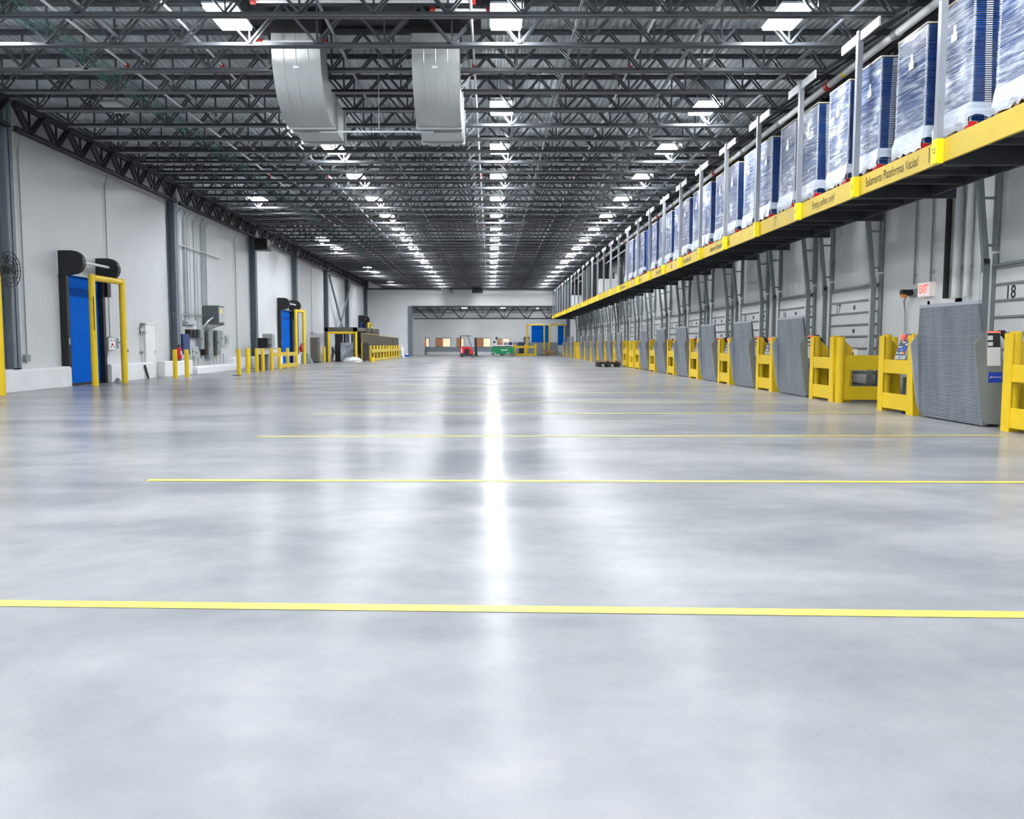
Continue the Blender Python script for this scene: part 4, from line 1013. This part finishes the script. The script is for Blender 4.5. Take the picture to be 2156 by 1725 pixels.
def make_panel():
    t = thing('dock_console', 'x', 'control console', (0, 0, 0), 'dock control consoles on the yellow stands')
    a = math.radians(16); ca, sa = math.cos(a), math.sin(a)
    def P(u, v, w): return (u*ca*0+v*sa-w*ca+.0, u, v*ca+w*sa)       # u along y, v up the slope, w out of the face
    def slab(u0, u1, v0, v1, w0, w1):
        return [(P(u0,v0,w0)), P(u1,v0,w0), P(u1,v1,w0), P(u0,v1,w0), P(u0,v0,w1), P(u1,v0,w1), P(u1,v1,w1), P(u0,v1,w1)]
    F = [(3,2,1,0),(4,5,6,7),(0,1,5,4),(1,2,6,5),(2,3,7,6),(3,0,4,7)]
    MB().add(slab(-.2, .2, .02, .54, -.12, 0), F).build('housing', 'grey_box_light', t, True, bevel=.01)
    f = MB().add(slab(-.17, .17, .1, .52, 0, .004), F).build('face_sticker', 'blue_cabinet', t, True)
    cols = [('exit_red', .04, .15, .42, .51), ('orange', .05, .14, .37, .41), ('red', -.15, -.02, .4, .5), ('plate_yellow', -.1, -.06, .42, .48), ('green', .09, .15, .3, .35), ('label_white', -.05, .07, .345, .365),
            ('label_white', -.15, -.07, .3, .33), ('label_white', .02, .16, .255, .275), ('badge_blue', -.14, -.03, .2, .28), ('label_white', .1, .16, .13, .16), ('label_white', -.02, .06, .2, .215), ('orange', -.12, -.04, .12, .17), ('label_white', -.02, .04, .13, .17), ('badge_blue', .02, .14, .18, .24)]
    for (m_, u0, u1, v0, v1) in cols: MB().add(slab(u0, u1, v0, v1, .004, .007), F).build('sticker', m_, f, True)
    c = P(.095, .465, 0); d = P(.095, .465, .05)
    MB().tube(c, d, .038, 14).build('stop_button', 'exit_red', t, True, smooth=True)
    MB().tube(P(0, .06, 0), P(0, .06, .01), .014, 10).build('lock', 'black', t, True)
    MB().box(.0, .18, -.17, .17, 0, .02).build('foot', 'black', t, True)
    return t
SX = 7.68
sts = [(11.76, 'beside dock door 18, cut by the right picture edge'), (15.76, 'between the largest leveler and the exit')]
for i, k in enumerate(range(17, 0, -1)):
    if i == 0: sts.append((19.29, 'joined to the low yellow barrier at the exit'))
    sts.append((21.3+4.04*i+2.02, 'behind the dock %d leveler' % k))
st0 = None; pn0 = None; thin = None
for i, (y, w) in enumerate(sts):
    lab = 'yellow steel guard stand '+w
    if y > 48 and not thin:
        thin = make_stand(.8); thin.location = (SX, y, 0); thin['label'] = lab
    elif thin: dup(thin, (SX, y, 0), lab)
    elif st0 is None: st0 = make_stand(); st0.location = (SX, y, 0); st0['label'] = lab
    else: dup(st0, (SX, y, 0), lab)
    if i == 2: continue
    if y > 60: continue
    lab2 = 'stickered control console on the stand '+w
    if pn0 is None: pn0 = make_panel(); pn0.location = (SX+.03, y-.05, .987); pn0['label'] = lab2
    else: dup(pn0, (SX+.03, y-.05, .987), lab2)
# cross barrier shielding the exit passage
t = thing('exit_barrier', 'low wide yellow barrier across the passage to the exit door', 'barrier', (8.3, 18.75, 0))
for x in (7.78, 8.95): MB().lathe([(.09, 0), (.09, 1.44), (.07, 1.46)], (x, 18.5, 0), 'z', 18).build('post', 'yellow', t, smooth=True)
MB().box(7.85, 8.9, 18.48, 18.51, .72, 1.05).box(7.85, 8.9, 18.48, 18.51, .06, .36).build('rail', 'yellow', t)
MB().box(7.85, 8.0, 18.48, 18.51, .36, .72).box(8.72, 8.9, 18.48, 18.51, .36, .72).build('upright', 'yellow', t)
# two more barrier posts where a leveler is missing
for k in (11, 4):
    y = DY[k]
    t = thing('dock_barrier', 'yellow post barrier across dock %s where no leveler stands' % ('11' if k == 11 else '4'), 'barrier', (SX, y, 0), 'barriers at docks with no upright leveler')
    for s in (-.7, .3): MB().lathe([(.1, 0), (.1, 1.44), (.08, 1.47)], (SX+.08, y+s, 0), 'z', 16).build('post', 'yellow', t, smooth=True)
    MB().box(SX, SX+.02, y-.85, y+.5, .62, 1.0).box(SX, SX+.02, y-.85, y+.5, .05, .3).build('rail', 'yellow', t)

# exit door zone
d = struct(MB().box(XR-.05, XR, 16.6, 17.55, 0, 2.1).build('door_19', 'white_paint'))
MB().box(XR-.08, XR, 16.5, 16.6, 0, 2.2).box(XR-.08, XR, 17.55, 17.65, 0, 2.2).box(XR-.08, XR, 16.5, 17.65, 2.1, 2.2).build('door_frame', 'white_pipe', d)
MB().box(XR-.12, XR-.05, 17.3, 17.42, .95, 1.05).build('handle', 'galv', d)
e = thing('exit_sign', 'white exit sign with red lettering above the dock-side door', 'sign', (XR, 17.75, 2.45))
MB().box(XR-.13, XR, 17.5, 17.98, 2.3, 2.6).build('box', 'exit_white', e, bevel=.01)
text('lettering', 'EXIT', .24, 'exit_red', e, (-.134, -.01, 0), FACE_NX, .72, bold=.006)
e = thing('emergency_light', 'black twin-head emergency light on the wall left of the exit sign', 'emergency light', (XR, 18.35, 2.4))
MB().tube((XR-.3, 18.35, 2.42), (XR-.05, 18.35, 2.42), .07, 14).build('head', 'black', e, smooth=True); MB().tube((XR-.27, 18.3, 2.38), (XR-.27, 18.3, 2.31), .06, 14).build('lens', 'orange', e, smooth=True); MB().box(XR-.06, XR, 18.2, 18.5, 2.33, 2.5).build('bracket', 'grey_box', e)
MB().path([(XR-.15, 18.4, 2.36), (XR-.13, 18.55, 2.25), (XR-.06, 18.62, 2.0), (XR-.04, 18.62, .9)], .02, 8).build('cable_conduit', 'galv', e, smooth=True)
for (y, rr, m_, lab) in [(16.95, .055, 'foam_pipe', 'black insulated pipe down the wall above the largest leveler'), (16.55, .075, 'white_pipe', 'white pipe down the wall right of the black pipe'), (16.2, .06, 'white_pipe', 'thinner white pipe down the wall beside the pale pipe'),
                        (18.3, .02, 'grey_box', 'thin conduit down the wall to the emergency light'), (17.62, .02, 'grey_box', 'thin conduit down the wall to the exit sign')]:
    p = thing('wall_pipe', lab, 'pipe', (XR, y, 2.2), 'pipes down the dock wall')
    zb = 2.22 if m_ != 'grey_box' else 2.6
    MB().tube((XR-rr-.03, y, zb), (XR-rr-.03, y, 7.0), rr, 12).build('pipe_run', m_, p, smooth=True)
    MB().box(XR-.05, XR, y-.06, y+.06, 2.78, 2.82).build('clip', 'galv', p)

# ------------------------------------------------------------------ pallet rack hung over the dock
RX, RXB, BZ, BT = 6.6, 7.95, 3.95, 4.28
pr = thing('pallet_rack', 'long yellow-fronted pallet rack shelf hung over the dock doors', 'rack', (RX, 48, BZ))
PY = [12.42+2.765*i for i in range(28)]
PY = [9.65]+PY
for i, y in enumerate(PY):
    if i+1 < len(PY):
        y2 = PY[i+1]
        MB().box(RX-.0, RX+.05, y+.0, y2, BZ, BT).build('front_beam', 'beam_yellow', pr)
        MB().box(RXB-.05, RXB, y, y2, BZ, BT-.08).build('rear_beam', 'dark_steel', pr)
        MB().box(RX+.05, RXB-.05, y+.05, y2-.05, BT-.10, BT-.06).build('deck_panel', 'dark_steel', pr)
    MB().box(RX+.05, 8.35, y-.04, y+.04, BZ-.04, BT-.1).build('cross_arm', 'dark_steel', pr)
    if i > 0:
        MB().box(RX-.10, RX-.005, y-.045, y+.045, BT+.0, 6.82).build('hanging_post', 'grey_post', pr)
        lp = MB().box(RX-.11, RX-.004, y-.07, y+.07, BZ-.02, BT).build('location_plate', 'plate_yellow', pr)
        num = 28-i
        if i < 9:
            R = FACE_NX @ Matrix.Rotation(-PI/2, 3, 'Z')
            text('plate_number', str(num), .12, 'ink', lp, (RX-.112-pr.location.x, y-pr.location.y, (BZ+BT)/2-pr.location.z), R, .8)
        MB().bar((RX-.05, y-.75, 6.72), (RX-.05, y+.75, 6.72), .03, .16).build('head_channel', 'white_pipe', pr)
    for yy in ((y+1.0, y+1.75) if i+1 < len(PY) else ()):
        MB().box(RX+.05, RXB-.05, yy-.03, yy+.03, BZ+.02, BZ+.1).build('deck_rib', 'dark_steel', pr)
def beam_text(s, y, size, sx=.85):
    text('lettering', s, size, 'ink', pr, (RX-.003-pr.location.x, y-pr.location.y, (BZ+BT)/2-pr.location.z), FACE_NX, sx)
for (num, y) in [('18', 12.70), ('17', 19.55), ('16', 23.3), ('15', 26.8), ('14', 30.6), ('13', 34.9), ('12', 39.2)]: beam_text(num, y, .33, .62)
for (s, y) in [('Solamente Plataformas Vacías!', 13.97), ('Empty pallets only!', 16.75), ('Solamente Plataformas Vacías!', 24.35), ('Empty pallets only!', 28.15), ('Solamente Plataformas Vacías!', 32.5), ('Empty pallets only!', 37.2), ('Solamente Plataformas Vacías!', 41.5)]:
    beam_text(s, y, .22 if s[0] == 'S' else .21, .675 if s[0] == 'S' else .70)

# ------------------------------------------------------------------ loads on the rack
DP, WD, HT = .55, .46, 1.95
def pallet_parts(t, m_='wood'):
    b = MB()
    for q in (-WD, -.05, WD-.1): b.box(-DP, DP, q, q+.1, .025, .11)
    for q in range(5): b.box(-DP+q*.245, -DP+.12+q*.245, -WD, WD, .11, .135)
    for q in (-DP, -.06, DP-.12): b.box(q, q+.12, -WD, WD, 0, .025)
    p = b.build('pallet', m_, t, True)
    MB().box(-DP-.012, -DP+.1, -WD-.01, -WD+.17, .02, .125).build('red_block', 'red', p, True)
def make_load(kind, seed):
    t = thing('wrapped_pallet_load', 'x', 'pallet load', (0, 0, 0), 'stretch-wrapped loads of blue trays on the rack')
    pallet_parts(t)
    rd = random.Random(seed)
    n = 60; z = .14; hh = (HT-.16)/n
    body = {'blue': 'tray_blue', 'orange': 'tray_blue', 'plain': 'tray_blue_plain', 'black': 'tray_black'}[kind]
    b = MB()
    for i in range(n):
        z0 = z+i*hh; j = .006*rd.uniform(-1, 1)
        b.box(-DP+.02+j, DP-.02+j, -WD+.02, WD-.02, z0, z0+hh*.55); b.box(-DP+.035+j, DP-.035, -WD+.035, WD-.035, z0+hh*.55, z0+hh)
    b.build('tray_stack', body, t, True)
    if kind in ('blue', 'orange'):
        b = MB()
        for i in range(n):
            z0 = z+i*hh+.003
            if kind == 'orange' and i % 3 == 0: b.cur = 1
            elif kind == 'orange': b.cur = i % 3-0 if i % 3 == 2 else 0
            b.box(-DP+.008, -DP+.03, -WD+.005, -WD+.03, z0, z0+hh*.5)
            x = -DP+.2+.02*math.sin(i*.05+seed); b.box(x, x+.09, -WD+.012, -WD+.03, z0, z0+hh*.45)
            b.box(-DP+.008, -DP+.02, WD-.03, WD-.01, z0, z0+hh*.5)
            b.cur = 0
        b.build('edge_tabs', ['white_plastic', 'orange', 'badge_blue'] if kind == 'orange' else ['white_plastic'], t, True)
    if kind != 'plain':
        b = MB().box(-DP, DP, -WD, WD, .2, HT-.01); b.build('stretch_film', 'film', t, True)
        # bunched skirt of film round the foot
        vs = []; fs = []; ns = 12; per = []
        for (xa, ya, xb, yb) in ((-DP, -WD, DP, -WD), (DP, -WD, DP, WD), (DP, WD, -DP, WD), (-DP, WD, -DP, -WD)):
            for k in range(ns): per.append((xa+(xb-xa)*k/ns, ya+(yb-ya)*k/ns))
        m_ = len(per); zs = [.06, .12, .2, .3, .4]; ex = [.055, .075, .05, .02, .004]
        for zz, e in zip(zs, ex):
            for (x, y) in per:
                s = 1+e*(1+.5*rd.uniform(-1, 1)); vs.append((x*s, y*s, zz+(.035*rd.uniform(-1, 1.6) if zz < .35 else 0)))
        for i in range(len(zs)-1):
            for k in range(m_): fs.append((i*m_+k, i*m_+(k+1) % m_, (i+1)*m_+(k+1) % m_, (i+1)*m_+k))
        # leave the near side low part open so the pallet end shows
        fs = [f for f in fs if not (f[0] % m_ < ns and f[0]//m_ < 2)]
        MB().add(vs, fs).build('film_skirt', 'film_skirt', t, True, smooth=True)
        MB().box(-DP, DP, -WD, WD, HT-.01, HT+.012).build('cap_sheet', 'cap_board', t, True)
        b = MB(); yy = rd.uniform(-.1, .12); zz = rd.uniform(1.25, 1.4)
        b.box(-DP-.012, -DP-.006, yy-.07, yy+.07, zz, zz+.12); b.box(-DP-.013, -DP-.007, yy-.045, yy+.02, zz+.11, zz+.23); b.build('paper_label', 'label_white', t, True)
    return t
def make_plain(): return make_load('plain', 3)
LXX, LZZ = 7.27, BT+.003
protos = [make_load('blue', s) for s in (1, 2, 3, 4)]+[make_load('orange', 9), make_load('orange', 12)]
seen = [0]*6
for i in range(23):
    y = 10.95+1.385*i+(.06 if i % 2 else -.06)
    k = i % 4
    if i in (14, 16): k = 4
    if i in (13, 17): k = 5
    lab = 'film-wrapped stack of blue plastic trays on a wooden pallet, %s along the rack' % nth(i+1)
    if k >= 4: lab = 'film-wrapped stack of blue trays with orange tabs, %s load along the rack' % nth(i+1)
    if i == 18: continue
    if not seen[k]: o = protos[k]; o.location = (LXX, y, LZZ); o['label'] = lab; seen[k] = 1
    else: o = dup(protos[k], (LXX, y, LZZ), lab)
pl = make_plain(); pl.location = (LXX, 10.95+1.385*18, LZZ); tag(pl, 'unwrapped plain blue tray stack among the wrapped loads on the rack', 'pallet load')
# black tray stacks farther along
bk = None; n = 0
for y in [55.6+1.385*i for i in range(5)]+[71.6+1.385*i for i in range(11)]:
    n += 1; lab = 'tall black tray stack far along the rack, %s of the black stacks' % nth(n)
    if bk is None:
        bk = thing('black_tray_stack', lab, 'tray stack', (LXX, y, LZZ), 'black tray stacks on the rack')
        pallet_parts(bk); b = MB()
        for i in range(50): z0 = .14+i*.042; b.box(-DP+.02, DP-.02, -WD+.02, WD-.02, z0, z0+.03); b.box(-DP+.04, DP-.04, -WD+.04, WD-.04, z0+.03, z0+.042)
        b.build('tray_stack', 'tray_black', bk, True)
        b = MB()
        for q in range(3): b.box(-DP-.005, -DP+.02, -WD+.1+q*.3, -WD+.22+q*.3, .15, 2.2)
        b.build('front_strap', 'dark_box', bk, True)
    else: dup(bk, (LXX, y, LZZ), lab)
# white plastic crates
wc = None
for i, (y, lab) in enumerate([(52.0, 'large white ribbed plastic crate on the rack beside black stacks, the nearer'), (69.3, 'large white ribbed plastic crate far along the rack, the farther')]):
    if wc is None:
        wc = thing('plastic_crate', lab, 'crate', (LXX, y, LZZ), 'white plastic crates on the rack')
        MB().box(-.55, .55, -.6, .6, .12, .95).build('body', 'white_plastic', wc, True, bevel=.03)
        b = MB()
        for q in (-.45, 0, .37): b.box(q, q+.08, -.63, -.6, .12, .9)
        for q in (-.5, -.05, .4): b.box(-.58, -.55, q, q+.1, .12, .9)
        b.build('rib', 'white_plastic', wc, True)
        MB().box(-.58, .58, -.63, .63, .9, 1.0).build('lid', 'white_plastic', wc, True, bevel=.02)
        MB().box(-.5, -.3, -.55, .55, 0, .12).box(-.1, .1, -.55, .55, 0, .12).box(.3, .5, -.55, .55, 0, .12).build('skid', 'white_plastic', wc, True)
    else: dup(wc, (LXX, y, LZZ), lab)
# thin dark posts standing in the empty bay
for i in range(6):
    y = 43.2+1.25*i; o = MB().box(-.04, .04, -.04, .04, 0, 2.1).build('stanchion', 'dark_steel'); o.location = (7.75, y, LZZ)
    tag(o, 'thin dark post in the empty rack bay, %s from the front' % nth(i+1), 'post', 'thin posts in the empty rack bay')

# ------------------------------------------------------------------ world and colour
w = bpy.data.worlds.new('world'); bpy.context.scene.world = w; w.use_nodes = True
w.node_tree.nodes['Background'].inputs[0].default_value = (.6, .7, .8, 1); w.node_tree.nodes['Background'].inputs[1].default_value = .05
sc = bpy.context.scene
sc.view_settings.view_transform = 'Standard'; sc.view_settings.look = 'None'; sc.view_settings.exposure = 0; sc.view_settings.gamma = 1
try:
    sc.cycles.use_light_tree = True; sc.cycles.adaptive_threshold = .13; sc.cycles.adaptive_min_samples = 24; sc.cycles.max_bounces = 6; sc.cycles.diffuse_bounces = 3; sc.cycles.glossy_bounces = 3
    sc.cycles.transparent_max_bounces = 12; sc.cycles.caustics_reflective = False; sc.cycles.caustics_refractive = False
    sc.cycles.sample_clamp_indirect = 6
except Exception: pass
